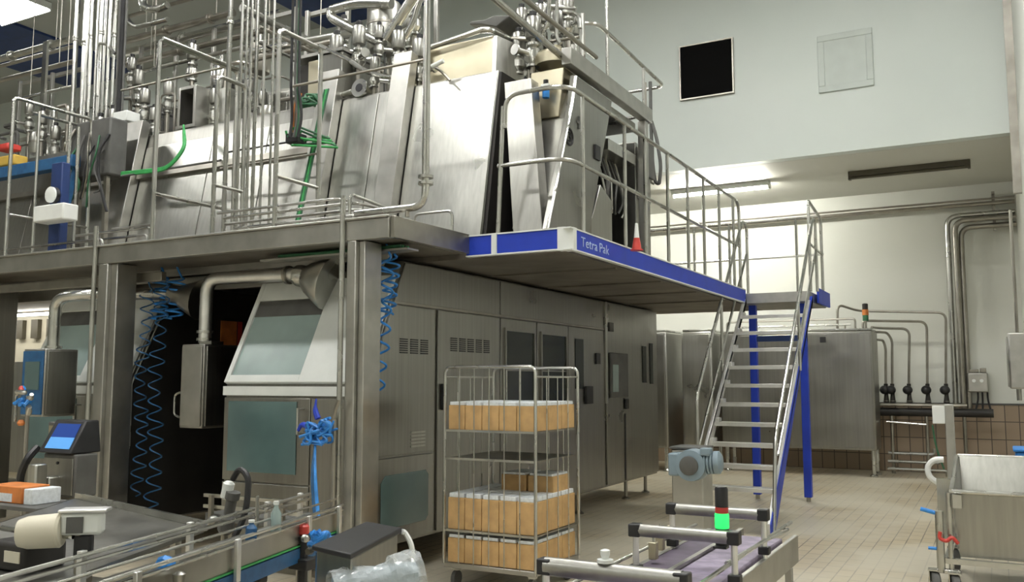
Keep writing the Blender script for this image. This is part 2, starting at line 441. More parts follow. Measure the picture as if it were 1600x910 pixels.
d6 = door(11.0, 13.0, .30, 2.68)
MB().box(FX+.0225, FX+.05, 11.08, 11.72, 1.42, 2.02).build('control_panel', 'rubber', d6, bev=.01)
m = MB().box(FX+.0505, FX+.056, 11.14, 11.34, 1.50, 1.86); m.build('display', 'hood_glass', d6)
MB().box(FX+.0225, FX+.05, 11.06, 11.2, 2.3, 2.42).build('switch_plate', 'rubber', d6)
MB().box(FX+.0225, FX+.05, 11.62, 11.74, 1.26, 1.4).build('door_lock', 'black', d6, bev=.01)
MB().box(FX+.0225, FX+.035, 12.35, 12.5, 1.62, 2.15).build('window', 'dark_glass', d6)
MB().box(FX+.0225, FX+.035, 12.66, 12.78, 1.6, 2.2).build('window', 'dark_glass', d6)
MB().box(FX+.0225, FX+.03, 11.62, 11.66, .30, 1.2).build('seam_strip', 'black', d6)
for y in (6.3, 8.0, 10.4, 12.0, 12.8):
    for x in (FX-.12, -5.98):
        MB().cyl((x, y, .03), (x, y, .275), .025, 10).lathe([(.06, 0), (.06, .015), (.03, .035)], (x, y, .001)).build('foot', 'pipe_d', A)

def hood(parent, x0, x1, lab=None):
    """sloping guard hood on the -Y face: white frame, tinted glass, lower window"""
    n = Vector((0, -(2.70-1.62), .52)).normalized()      # outward normal of the slope
    def sl(x, t, o): # t 0 bottom..1 top
        return Vector((x, 5.9+.52*t, 1.62+1.08*t)) + n*o
    def plate(xa, xb, xc, xd, t0, t1, o0, o1):   # bottom xa-xb, top xc-xd
        return ([sl(xa, t0, o0), sl(xb, t0, o0), sl(xb, t0, o1), sl(xa, t0, o1)], [sl(xc, t1, o0), sl(xd, t1, o0), sl(xd, t1, o1), sl(xc, t1, o1)])
    h = MB(); g1 = x0+.86
    for q in ((x0, x0+.05, x0, x0+.05, 0, .86), (x0+.05, g1, x0+.05, g1, 0, .06), (x0+.05, x1-.02, x0+.05, x1-.02, .70, .86), (g1, x1-.02, g1, x1-.02, 0, .70)):
        h.hexa(*plate(*q, .001, .04))
    fr = h.build('hood_frame', 'white_metal', parent, 'white hood frame', bev=.004)
    MB().hexa(*plate(x0+.05, g1, x0+.05, g1, .06, .70, .001, .02)).build('hood_glass', 'hood_glass', fr, 'pale blue-green hood glass')
    m = MB().hexa(*plate(x0+.05, g1, x0+.05, g1, .56, .70, .021, .026)); m.build('glass_top_strip', 'rubber', fr)  # grey strip laid over the upper part of the hood glass
    MB().box(x0, x1-.02, 5.86, 5.899, 1.52, 1.60).build('hood_ledge', 'white_metal', fr)
    # lower door with teal window
    d = MB().box(x0+.01, x0+1.0, 5.87, 5.899, .78, 1.50).build('front_door', 'panel_d', parent, bev=.005)
    MB().box(x0+.07, x0+.86, 5.862, 5.8695, .86, 1.47).build('window', 'teal_glass', d, 'dark teal guard window')
    MB().box(x0+1.01, x1-.02, 5.87, 5.899, .30, 1.50).build('front_panel', 'panel_d', parent, bev=.005)
    MB().box(x0+.01, x0+1.0, 5.87, 5.899, .30, .765).build('front_panel', 'panel_d', parent, bev=.005)
    MB().cyl((x0+.93, 5.80, 1.2), (x0+.93, 5.80, 1.42), .012, 8).cyl((x0+.93, 5.80, 1.21), (x0+.93, 5.869, 1.21), .01, 8).cyl((x0+.93, 5.80, 1.41), (x0+.93, 5.869, 1.41), .01, 8).build('handle', 'pipe', d)
hood(A, -6.10, FX)
B = block(-8.98, -7.42, 'carton_forming_machine', 'shorter stainless machine with a sloping pale glass hood, left of the front column', 9.6)
hood(B, -8.98, -7.42)
m = MB().prism([(-7.419, y, z) for y, z in [(5.95, .29), (5.95, 1.60), (6.45, 2.62), (9.55, 2.62), (9.55, .29)]], (.012, 0, 0)); m.build('shaded_side', 'dark', B, 'steel side coloured near-black for shade')  # stainless side face coloured near-black to stand for its shade
c = MB().sweep([(-7.395, 5.93, 1.0), (-7.395, 5.93, 1.62), (-7.395, 6.43, 2.68)], .012, 8); c.build('edge_trim', 'pipe', B)
MB().box(-7.406, -7.398, 7.05, 7.28, 1.55, 2.3).build('door_strip', 'orange', B, 'red-orange upright strip')
MB().box(-7.406, -7.398, 7.30, 7.36, 1.55, 2.3).build('door_strip', 'red', B, 'dark red upright strip')
for y in (6.3, 8.9):
    for x in (-8.8, -7.55): MB().cyl((x, y, .03), (x, y, .275), .025, 10).lathe([(.06, 0), (.06, .015), (.03, .035)], (x, y, .001)).build('foot', 'pipe_d', B)
# added black block stands in for the darkness at the end of the gap
r = thing('gap_shade_block', 'added black block standing for the darkness of the gap between the two hooded machines', 'cabinet', (-6.76, 9.2, 0))
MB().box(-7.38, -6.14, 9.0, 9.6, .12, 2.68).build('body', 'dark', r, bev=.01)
MB().box(-7.36, -6.16, 8.96, 8.995, .5, 2.6).build('door', 'black', r, bev=.01)  # front of the added shade block
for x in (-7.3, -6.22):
    for y in (9.06, 9.5): MB().cyl((x, y, 0), (x, y, .125), .03, 10).build('foot', 'black', r)  # feet of the added shade block
# third machine at the far left edge, cream liner lit from above
Cc = thing('palletised_feeder', 'dull steel machine cabinet at the extreme left edge', 'machine', (-11.4, 8, 0))
fxr = at(22, 600, Y=6.2).x
MB().box(-12.6, fxr, 5.95, 6.2, .15, 2.66).build('body', 'panel_d', Cc, bev=.012)
MB().box(-12.5, fxr-.03, 5.93, 5.949, .2, 2.6).build('front_door', 'panel_d', Cc, bev=.006)
for x in (-12.4, fxr-.1):
    for y in (6.02, 6.14): MB().cyl((x, y, 0), (x, y, .16), .03, 10).build('foot', 'pipe_d', Cc)
Cc.name = 'feeder_cabinet'
r = thing('lit_hood_cabinet', 'cream-lined cabinet with a comb of shadows made as dark blocks, glowing behind the left elbow pipe', 'cabinet', (-11.5, 9.2, 0))
MB().box(-16.2, -9.6, 9.0, 9.5, .1, 2.68).build('body', 'cream', r, bev=.01)
for k in range(16):
    x = -15.9+k*.39; MB().box(x, x+.17, 8.93, 8.999, 2.32, 2.62).build('bracket', 'brown', r)  # brown blocks stand in for a comb of shadows on the liner
MB().box(-16.1, -9.7, 8.55, 8.65, 2.645, 2.68).build('lamp_strip', 'lamp_dim', r, 'lit lamp strip')
MB().box(-16.1, -9.7, 8.96, 8.999, .2, 1.95).build('lower_panel', 'panel_d', r)
for x in (-16, -9.8): MB().box(x-.05, x+.05, 9.1, 9.4, 0, .101).build('foot', 'pipe_d', r)

# ================================================================ PLATFORM
P = thing('steel_platform', 'raised steel platform with blue kick plates running over the machines', 'platform', (-6, 9, 0))
ZD = 2.86
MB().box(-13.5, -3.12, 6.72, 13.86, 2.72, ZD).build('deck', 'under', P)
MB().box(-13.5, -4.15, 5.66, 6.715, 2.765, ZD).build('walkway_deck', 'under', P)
MB().box(-4.0, -2.20, 12.52, 13.9, 2.721, ZD-.002).build('landing_deck', 'frame', P)
m = MB().box(-13.5, -4.1, 5.58, 5.655, 2.755, 2.915); m.box(-13.5, -4.1, 5.56, 5.60, 2.915, 2.935); m.build('front_beam', 'frame', P, bev=.006)
MB().hexa([(-4.1, 5.6, 2.755), (-4.06, 5.6, 2.755), (-4.02, 6.66, 2.755), (-4.09, 6.66, 2.755)], [(-4.1, 5.6, 2.925), (-4.06, 5.6, 2.925), (-4.02, 6.66, 2.925), (-4.09, 6.66, 2.925)]).build('return_beam', 'pipe_d', P, bev=.004)
BZ0, BZ1 = 2.725, 2.915
def kick(a):
    m = MB().box(*a); k = m.build('kick_plate', 'blue', P, 'bright blue kick plate', bev=.004); return k
kick((-4.05, -3.16, 6.655, 6.69, BZ0+.012, BZ1-.012))
k2 = kick((-3.075, -3.045, 6.70, 12.5, BZ0+.012, BZ1-.012))
kick((-2.17, -2.14, 12.95, 13.9, BZ0+.0, BZ1+.02))
kick((-3.0, -2.22, 13.9, 13.93, BZ0+.012, BZ1-.012))
m = MB().box(-4.05, -3.04, 6.645, 6.70, BZ1-.012, BZ1).box(-4.05, -3.04, 6.645, 6.70, BZ0, BZ0+.012)
m.box(-3.085, -3.04, 6.70, 12.5, BZ1-.012, BZ1).box(-3.085, -3.04, 6.70, 12.5, BZ0, BZ0+.012)
m.box(-3.79, -3.74, 6.64, 6.654, BZ0, BZ1)
m.build('edge_trim', 'white_metal', P, 'pale edge trim')
m = MB().prism([(-3.16, 6.64, BZ0-.003), (-3.11, 6.645, BZ0-.003), (-3.038, 6.70, BZ0-.003), (-3.038, 6.76, BZ0-.003), (-3.16, 6.76, BZ0-.003)], (0, 0, BZ1-BZ0+.006)); m.build('corner_cap', 'white_metal', P, 'pale corner cap')
# white lettering on the long blue plate
for word, yy0, ww_ in (('Tetra', 6.86, .35), ('Pak', 7.25, .23)):
  cu = bpy.data.curves.new('lettering', 'FONT'); cu.body = word; cu.size = .125; cu.extrude = .001; cu.space_character = 1.05
  tmp = bpy.data.objects.new('tmp', cu); COL.objects.link(tmp); bpy.context.view_layer.update()
  me = bpy.data.meshes.new_from_object(tmp); bpy.data.objects.remove(tmp)
  R = Matrix(((0, 0, 1), (1, 0, 0), (0, 1, 0))).to_4x4()
  wid = max(v.co.x for v in me.vertices)
  me.transform(Matrix.Diagonal((ww_/wid, .95, 1, 1))); me.transform(R)
  loc = Vector((-3.0425, yy0, 2.78)); me.transform(Matrix.Translation(loc-world_of(P)))
  me.materials.clear(); me.materials.append(paint('pale_blue_print', (.45, .56, .85), .4, .02))
  o = bpy.data.objects.new('lettering', me); COL.objects.link(o); o.parent = k2; o['label'] = 'pale lettering on the blue plate'
# under-deck joists
for y in (7.9, 9.2, 10.5, 11.8): MB().box(-4.5, -3.15, y, y+.05, 2.705, 2.7195).build('joist', 'under', P)
MB().box(-13.5, -4.6, 6.25, 6.32, 2.70, 2.764).build('joist', 'frame', P)
# square columns at the front
for x, w in ((-4.43, .15), (-7.38, .22)):
    m = MB().box(x-w/2, x+w*.1, 5.58, 5.80, 0, 2.754); m.box(x+w*.1, x+w/2, 5.62, 5.84, 0, 2.754)
    m.build('column', 'frame', P, bev=.008)
    MB().cyl((x-w/2-.03, 5.56, 0), (x-w/2-.03, 5.56, 3.12), .022, 10).build('column_pipe', 'pipe', P)
# blue legs near the stair
for x in (-2.36, -3.05):
    m = MB().box(x-.05, x+.05, 12.86, 12.96, .06, 2.72); m.build('leg', 'blue', P, 'blue square leg', bev=.006)
    MB().cyl((x, 12.91, 0), (x, 12.91, .06), .03, 10).build('foot', 'pipe_d', P)
MB().box(-3.05, -2.31, 12.88, 12.94, 2.2, 2.28).build('cross_beam', 'blue_d', P)
# railing of the right side
RZ, MZ = 4.15, 3.52
XRl = -3.10
hr = [(-3.70, 6.72, RZ-.30), (-3.70, 6.72, RZ), (XRl, 6.72, RZ), (XRl, 12.45, RZ), (XRl, 12.45, 2.9)]
MB().sweep(hr, .021, 10, .2).build('handrail', 'pipe', P)
MB().sweep([(-3.77, 6.72, MZ), (XRl, 6.72, MZ), (XRl, 12.45, MZ)], .019, 10, .25).build('mid_rail', 'pipe', P)
MB().cyl((-3.77, 6.72, ZD), (-3.72, 6.72, RZ-.1), .021, 10).build('post', 'pipe', P)
for u in (912, 978, 1010, 1045, 1076, 1101, 1125, 1147):
    y = at(u, 400, X=XRl).y
    MB().cyl((XRl, y, ZD), (XRl, y, RZ), .019, 8).build('post', 'pipe', P)
# rear railing and landing loop
MB().sweep([(-9.0, 13.82, RZ-.06), (-2.25, 13.82, RZ-.06)], .019, 8).build('handrail', 'pipe', P)
MB().sweep([(-9.0, 13.82, MZ), (-2.2, 13.82, MZ)], .017, 8).build('mid_rail', 'pipe', P)
for u in (1085, 1140, 1245):
    x = at(u, 400, Y=13.82).x; MB().cyl((x, 13.82, ZD), (x, 13.82, RZ-.06), .019, 8).build('post', 'pipe', P)
MB().sweep([(-2.19, 12.62, ZD), (-2.19, 12.62, 4.12), (-2.19, 13.6, 4.02), (-2.19, 13.6, ZD)], .021, 10, .06).build('end_loop', 'pipe', P)
MB().cyl((-2.19, 12.62, MZ), (-2.19, 13.6, MZ-.03), .017, 8).build('mid_rail', 'pipe', P)

# ================================================================ STAIR
S = thing('steel_stair', 'steep open-tread steel stair with tubular handrails climbing to the platform', 'stairs', (-2.6, 11, 0))
XL, XRt = -3.05, -2.16
def sz(y): return (y-9.68)*1.03
y0, y1 = 9.6, 12.36
for x, nm, mt in ((XL, 'stringer', 'alu'), (XRt, 'stringer', 'blue')):
    m = MB().prism([(x-.015, y0, 0), (x-.015, y0+.16, 0), (x-.015, y1+.1, sz(y1)+.02), (x-.015, y1+.1, 2.70), (x-.015, y1-.04, 2.70), (x-.015, y0, .16)], (.035, 0, 0))
    o = m.build(nm, mt, S, 'pale steel stringer' if mt == 'alu' else 'blue painted stringer', bev=.003)
m = MB().prism([(XRt-.02, y0-.005, 0), (XRt-.02, y0-.005, .17), (XRt-.02, y1-.05, 2.715), (XRt-.02, y1-.02, 2.715), (XRt-.02, y0+.03, .15), (XRt-.02, y0+.03, 0)], (.03, 0, 0))
m.build('stringer_edge', 'alu', S, 'pale stringer edge')
N = 11
for i in range(1, N+1):
    z = 2.74*i/(N+1); y = 9.68+z/1.03
    m = MB().box(XL+.02, XRt-.02, y-.03, y+.16, z-.012, z+.012); m.box(XL+.02, XRt-.02, y-.035, y-.015, z-.035, z+.012)
    m.box(XL+.02, XL+.06, y-.01, y+.13, z+.012, z+.06)
    m.build('tread', 'alu', S, bev=.003)
for x, off in ((XL-.02, -1), (XRt+.0, 1)):
    s_ = -1 if off < 0 else 1
    xx = x + s_*.025
    top = [(xx, 9.7, .05), (xx, 9.9, 1.05), (xx, 12.62, 3.86), (xx, 12.80, 3.86), (xx, 12.80, 2.87)]
    if off < 0: top = [(xx, 10.25, .55), (xx, 10.25, 1.48), (xx, 12.62, 3.92), (xx, 12.85, 3.86), (xx, 12.85, 2.87)]
    MB().sweep(top, .021, 10, .12).build('handrail', 'pipe', S)
    MB().cyl((xx, 10.0 if off > 0 else 10.25, .85), (xx, 12.8, 3.45), .017, 8).build('mid_rail', 'pipe', S)
    MB().cyl((xx, 11.4, sz(11.4)), (xx, 11.4, 2.62 if off > 0 else 2.62), .019, 8).build('post', 'pipe', S)
MB().box(XL-.03, XL+.05, 9.52, 9.72, 0, .02).build('foot_plate', 'alu', S)
MB().box(XRt-.06, XRt+.03, 9.52, 9.72, 0, .02).build('foot_plate', 'alu', S)
# ================================================================ UPPER MACHINE
def px(Y, pts): return [at(u, v, Y=Y) for u, v in pts]
U = thing('filling_machine', 'long upper stainless machine housing with leaning bright panels on the platform', 'machine', (-8.7, 8, ZD))
UB, UT = Vector((0, 6.90, ZD+.002)), Vector((0, 7.235, 4.60))
UE = -4.05
MB().ybox([(6.90, ZD+.002), (7.235, 4.60), (9.6, 4.60), (9.6, ZD+.002)], -13.4, UE).build('body', 'panel_d', U, bev=.01)
un = Vector((0, -(UT.z-UB.z), UT.y-UB.y)).normalized()
def us(x, t, o): return Vector((x, 0, 0)) + UB.lerp(UT, t) + un*o
def uplate(xa, xb, t0, t1, o0, o1, sk=0.0):
    return MB().hexa([us(xa, t0, o0), us(xb, t0, o0), us(xb, t0, o1), us(xa, t0, o1)], [us(xa, t1, o0), us(xb, t1, o0), us(xb, t1, o1), us(xa, t1, o1)])
def ux(u, v): return at(u, v, Y=7.07).x
c1 = (ux(606, 200), ux(634, 200)); c2 = (ux(490, 210), ux(520, 210)); c3 = (ux(186, 260), ux(214, 260))
s1 = ux(577, 250)
edges = [(c1[1]+.01, UE-.005), (s1+.006, c1[0]-.01), (c2[1]+.01, s1-.006)]
for a, b in edges: uplate(a, b, .0, .985, .001, .016).build('front_panel', 'panel', U, bev=.004)
xs = [c2[0]-.01, -6.9, -7.75, c3[1]+.01]
for a, b in zip(xs[1:], xs): uplate(a+.006, b-.006, .0, .90, .001, .016).build('front_panel', 'panel', U, bev=.004)
xs = [c3[0]-.01, -9.9, -10.9, -12.0, -13.35]
for a, b in zip(xs[1:], xs): uplate(a+.006, b-.006, .0, .88, .001, .016).build('front_panel', 'panel_d', U, bev=.004)
for (a, b), tt in ((c1, 1.18), (c2, 1.16), (c3, 1.08)): uplate(a, b, 0, tt, .017, .14).build('rib_post', 'frame', U, bev=.006)
uplate(-13.3, c3[0]-.01, .66, .70, .017, .07).build('ledge', 'pipe_d', U)
uplate(c3[1]+.01, c2[0]-.01, .66, .70, .017, .07).build('ledge', 'pipe_d', U)
MB().hexa([(UE+.0, 6.93, ZD+.002), (UE+.03, 6.93, ZD+.002), (UE+.03, 9.55, ZD+.002), (UE, 9.55, ZD+.002)], [(UE, 7.24, 4.58), (UE+.03, 7.24, 4.58), (UE+.03, 9.55, 4.58), (UE, 9.55, 4.58)]).build('end_panel', 'dark', U, 'dark end panel')
# beige box on the roof with its grey side and pipe frame
a = at(640, 90, Y=7.45); b = at(770, 55, Y=7.45)
r = thing('roof_duct_box', 'warm beige sheet metal box rising from the top of the bright panels', 'duct', ((a.x+b.x)/2, 7.9, 4.60))
MB().hexa([(a.x, 7.40, 4.601), (b.x+.03, 7.40, 4.601), (b.x+.03, 8.6, 4.601), (a.x, 8.6, 4.601)], [(a.x, 7.45, b.z), (b.x, 7.45, b.z), (b.x, 8.5, b.z), (a.x, 8.5, b.z)]).build('body', 'beige', r, bev=.01)
MB().hexa([(b.x+.032, 7.36, 4.3), (b.x+.07, 7.36, 4.3), (b.x+.12, 7.9, 4.3), (b.x+.032, 7.9, 4.3)], [(b.x+.005, 7.45, b.z-.01), (b.x+.05, 7.45, b.z-.01), (b.x+.3, 8.0, b.z-.1), (b.x+.005, 8.0, b.z-.1)]).build('side_sheet', 'panel', r, 'grey side sheet')
MB().sweep([at(664, 77, Y=7.38), at(752, 47, Y=7.38), at(768, 47, Y=7.42), at(800, 63, Y=7.7), at(800, 63, Y=7.7)+V(0, .4, 0)], .028, 10, .1).build('edge_pipe', 'pipe', r)
o = tag(MB().prism([at(733, 38, Y=7.6), at(752, 38, Y=7.6), at(775, 42, Y=7.6), at(790, 30, Y=7.6), at(798, 24, Y=7.6), at(772, 24, Y=7.6), at(756, 31, Y=7.6), at(735, 33, Y=7.6)], (0, .3, 0)).build('spout_cowl', 'rubber', bev=.01), 'dark grey curved cowl above the beige duct box', 'cowl')
# leaning steel post with lever between the front rail and the duct box
o = pipe('lever_rod', 'short rod with a pale grip leaning over the bright panel top', 'lever', px(7.1, [(703, 126), (690, 112), (676, 103)]), .012, 'pipe_d')
tag(MB().cyl(at(675, 104, Y=7.05), at(693, 95, Y=7.05), .022, 10).build('pale_grip', 'white_metal'), 'white grip above the bright panel', 'grip')

# ---------------------------------------------------------------- end unit: hopper frame
H = thing('end_hopper', 'tapered stainless hopper unit at the open end of the upper machine', 'hopper', (-3.65, 7.6, ZD))
MB().hexa([(-3.67, 6.82, ZD+.002), (-3.38, 6.82, ZD+.002), (-3.38, 6.98, ZD+.002), (-3.67, 6.98, ZD+.002)], [(-3.93, 7.12, 4.42), (-3.65, 7.12, 4.42), (-3.65, 7.28, 4.42), (-3.93, 7.28, 4.42)]).build('leaning_panel', 'panel_d', H, bev=.006)
MB().hexa([(-3.80, 7.30, ZD+.002), (-3.40, 7.30, ZD+.002), (-3.40, 7.9, ZD+.002), (-3.80, 7.9, ZD+.002)], [(-3.80, 7.5, 4.2), (-3.40, 7.5, 4.2), (-3.40, 8.0, 4.2), (-3.80, 8.0, 4.2)]).build('inner_chute', 'pipe_d', H)
a = at(828, 190, Y=7.38); b = at(900, 100, Y=7.38); b.x = min(b.x, -3.44)
MB().hexa([(a.x+.02, 7.36, a.z), (b.x-.04, 7.36, a.z), (b.x-.04, 7.9, a.z), (a.x+.02, 7.9, a.z)], [(a.x, 7.40, b.z), (b.x, 7.40, b.z), (b.x, 8.0, b.z), (a.x, 8.0, b.z)]).build('hopper_head', 'beige', H, 'beige hopper head', bev=.01)
c = at(868, 100, Y=7.6)
MB().lathe([(.20, 0), (.20, .10), (.17, .13), (.06, .17), (.06, .2)], c-V(0, 0, .03), n=24).build('lid', 'beige', H)
SX = -3.35
m = MB().prism([(SX, 6.80, ZD+.002), (SX, 7.36, 4.21), (SX, 7.44, 4.5), (SX, 8.36, 4.5), (SX, 7.66, ZD+.002)], (-.05, 0, 0)); sp_ = m.build('side_panel', 'panel_d', H, bev=.005)
MB().sweep([(SX+.008, 6.80, ZD+.02), (SX+.008, 7.36, 4.21), (SX+.008, 7.44, 4.48)], .014, 6).build('edge_bead', 'pipe', sp_)
m = MB().prism([(SX-.051, 6.95, 3.0), (SX-.051, 7.5, 4.4), (SX-.051, 8.25, 4.4), (SX-.051, 7.62, 3.0)], (-.35, 0, 0)); m.build('inner_box', 'panel_d', H)
# round mark and small dark badge
p = at(889, 214, X=SX+.001)
m = MB(); m.sweep([p+V(.004, math.cos(k*PI/10)*.075, math.sin(k*PI/10)*.075) for k in range(20)], .011, 6, close=True); m.build('ring_mark', 'black', sp_, 'black ring mark')
m = MB().sweep([p+V(.004, y*.035, z*.04) for y, z in ((-.6, 1), (.5, 1), (.6, .2), (-.2, 0), (.6, -.2), (.5, -1), (-.6, -1))], .008, 6); m.build('ring_numeral', 'black', sp_)
p = at(904, 192, X=SX+.001); MB().box(SX+.001, SX+.012, p.y-.05, p.y+.05, p.z-.012, p.z+.012).build('badge_bar', 'rubber', sp_)
MB().box(SX+.001, SX+.013, p.y-.012, p.y+.012, p.z-.06, p.z+.06).build('badge_bar', 'rubber', sp_)
p = at(932, 239, X=SX+.001); MB().box(SX+.001, SX+.02, p.y-.06, p.y+.06, p.z-.07, p.z+.07).build('sensor_plate', 'black', sp_)
m = MB().bar((SX+.0, 7.25, 4.62), (SX+.0, 9.45, 4.62), .10, .16); m.build('top_channel', 'frame', H, bev=.006)
MB().bar((SX-.01, 9.30, 2.87), (SX-.01, 9.30, 4.53), .09, .10).build('end_post', 'frame', H, bev=.005)
# service bay to the right of the hopper
r = thing('valve_bay', 'open black bay full of hanging hoses, right of the hopper side', 'bay', (-3.6, 8.85, ZD))
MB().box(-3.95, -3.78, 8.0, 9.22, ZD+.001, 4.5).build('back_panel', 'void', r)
MB().hexa([(-3.6, 7.8, ZD+.001), (-3.44, 7.8, ZD+.001), (-3.44, 8.55, ZD+.001), (-3.6, 8.55, ZD+.001)], [(-3.6, 8.25, 3.62), (-3.44, 8.25, 3.62), (-3.44, 8.55, 3.5), (-3.6, 8.55, 3.5)]).build('lower_chute', 'panel', r, bev=.005)
MB().box(-3.77, -3.42, 8.42, 9.22, 4.02, 4.14).build('shelf', 'panel', r, bev=.004)
MB().box(-3.77, -3.42, 8.42, 9.22, 4.40, 4.50).build('shelf', 'panel', r, bev=.004)
for k in range(7):
    y = 8.5+k*.09; z = 3.9-random.random()*.1
    MB().sweep([(-3.6, y, 4.02), (-3.52, y+random.uniform(-.05, .05), z-.1), (-3.5, y+random.uniform(-.1, .1), z-.3), (-3.55, y+.05, z-.42)], .014, 7, .08).build('hose', 'pipe' if k % 3 == 0 else 'rubber', r)
tag(MB().box(-3.42, -3.38, 9.42, 9.72, 3.95, 4.35).build('vent_panel', 'rubber', bev=.004), 'small grey grille plate beyond the valve bay', 'vent')
r = thing('junction_cabinet', 'grey steel cabinet at the far end of the upper machine, behind the railing', 'cabinet', (-3.7, 9.95, ZD))
MB().box(-4.05, -3.5, 9.42, 9.9, ZD+.001, 4.35).build('body', 'panel_d', r, bev=.01)
MB().box(-3.499, -3.48, 9.46, 9.86, 3.7, 4.3).build('door', 'frame', r, bev=.004)
# blue regulator hanging on the hopper head
a = at(853, 140, Y=7.30)
r = thing('air_regulator', 'small blue and clear regulator hanging from the hopper head', 'regulator', a.to_tuple())
MB().cyl(a, a-V(0, 0, .08), .035, 12).build('bowl', 'blue_p', r)
MB().box(a.x-.04, a.x+.04, a.y-.03, a.y+.05, a.z+.0, a.z+.05).build('block', 'white_metal', r, bev=.006)
MB().cyl(a+V(0, 0, .05), a+V(0, 0, .09), .025, 10).build('knob', 'black', r)
# red cone by the kick plate
p = at(995, 392, Z=ZD+.001)
r = thing('marker_cone', 'small red and white cone on the platform edge by the bay', 'cone', p.to_tuple())
MB().lathe([(.06, 0), (.06, .012), (.045, .016), (.028, .12)], p, n=16).build('base', 'red', r)
MB().lathe([(.027, .12), (.012, .26)], p, n=14).build('tip', 'white', r)
# hose loop on the railing
L = thing('hanging_hose', 'grey hose looped over the railing end and hanging down', 'hose', (-3.3, 10.2, 4.2))
pts = px(10.1, [(1016, 128), (1017, 200), (1020, 260), (1024, 285), (1030, 288), (1033, 260), (1026, 215), (1018, 190)])
MB().sweep(pts, .022, 8, .3).build('tube', 'rubber', L)
MB().sweep([p+V(-.08, .05, .02) for p in pts[:5]], .014, 8, .3).build('tube', 'pipe_d', L)

# ---------------------------------------------------------------- guard rails above the machine
G = thing('roof_guard_rail', 'steel guard rail on top of the upper machine, jutting toward the black opening', 'railing', (-3.4, 9.0, 4.7))
gx = -3.42
t0 = at(932, 35, X=gx); t1 = at(1038, 135, X=gx)
l0 = at(912, 108, X=gx); l1 = at(1008, 180, X=gx)
zt = (t0.z+t1.z)/2
MB().sweep([t0+V(-.5, -.1, .02), t0, t1, t1+V(-.9, 0, 0)], .022, 10, .14).build('handrail', 'pipe', G)
st = at(766, -8, X=gx)
MB().sweep([st, at(905, 112, X=gx)], .03, 10).build('long_rail', 'pipe', G)
MB().sweep([st+V(.08, 0, .12), at(920, 92, X=gx)+V(.08, 0, 0)], .022, 10).build('long_rail', 'pipe_d', G)
MB().sweep([l0, l1, l1+V(-.5, .1, 0)], .020, 10, .1).build('lower_rail', 'pipe', G)
for u, v0, v1, rr in ((910, 22, 118, .028), (948, -4, 145, .018), (1005, 104, 185, .018)):
    a = at(u, v0, X=gx); b = Vector((gx, a.y, at(u, v1, X=gx).z)); MB().cyl(a, b, rr, 8).build('post', 'pipe', G)
MB().sweep([at(948, -4, X=gx)+V(-.45, 0, .18), at(948, -4, X=gx)+V(-.12, 0, .16), at(948, -4, X=gx)], .018, 8, .1).build('top_hoop', 'pipe_d', G)

# ---------------------------------------------------------------- upright frames standing on the walkway edge
def frame(name, label, pts, r=.02, posts=(), mat='pipe', plane=5.72, inward=None):
    o = thing(name, label, 'hoop', (pts[0].x, pts[0].y, ZD))
    MB().sweep(pts, r, 10, .06).build('hoop', mat, o)
    for a, b in posts: MB().cyl(a, b, r*.85, 8).build('post', mat, o)
    return o
def gate(u, v0, vb, inner, label, r=.02):
    a = at(u, v0, Y=5.72); b = Vector((a.x, 5.72, ZD)); e = Vector((a.x, 5.72+inner, a.z))
    return frame('steel_hoop', label, [b, a, e, Vector((a.x, 5.72+inner, ZD+.02))], r, [(Vector((a.x, 5.72, ZD+.55)), Vector((a.x, 5.72+inner, ZD+.55)))])
gate(250, 62, 372, 1.0, 'tall hooped steel frame on the walkway, second upright from the front column', .022)
gate(437, 45, 355, .55, 'hooped steel frame left of the dark cable bundle on the walkway', .021)
gate(340, 118, 362, .35, 'shorter hooped steel frame on the walkway beside the pipe bundle', .02)
gate(22, 152, 400, .95, 'hooped steel frame nearest the left edge of the walkway', .02)
# big down pipe with elbow and flange
D = thing('drain_pipe', 'thick bright steel down pipe with a flanged elbow ending on the walkway', 'pipe', at(664, 345, Y=5.72).to_tuple())
pts = px(5.72, [(668, -30), (666, 330), (640, 338), (556, 347)])
pts[1] = Vector((pts[0].x-.0, 5.72, pts[1].z)); pts[2].z = pts[1].z-.03; pts[3].z = pts[2].z
MB().sweep([pts[0]+V(0, 0, 1.5), pts[1], pts[2], pts[3]], [.028]*2+[.028]*2, 12).build('tube', 'pipe', D) if False else MB().sweep([pts[0]+V(0, 0, 1.5), Vector((pts[0].x, 5.72, 3.0)), Vector((pts[3].x, 5.72, 3.0))], .030, 12, .13).build('tube', 'pipe', D)
for z in (3.17, 3.22): MB().lathe([(.03, 0), (.06, 0), (.06, .022), (.03, .022)], (pts[0].x, 5.72, z), n=18).build('flange', 'pipe', D)
MB().cyl((pts[0].x-.17, 5.72, ZD+.07), (pts[0].x-.17, 5.72, 2.99), .018, 8).build('support', 'pipe_d', D)
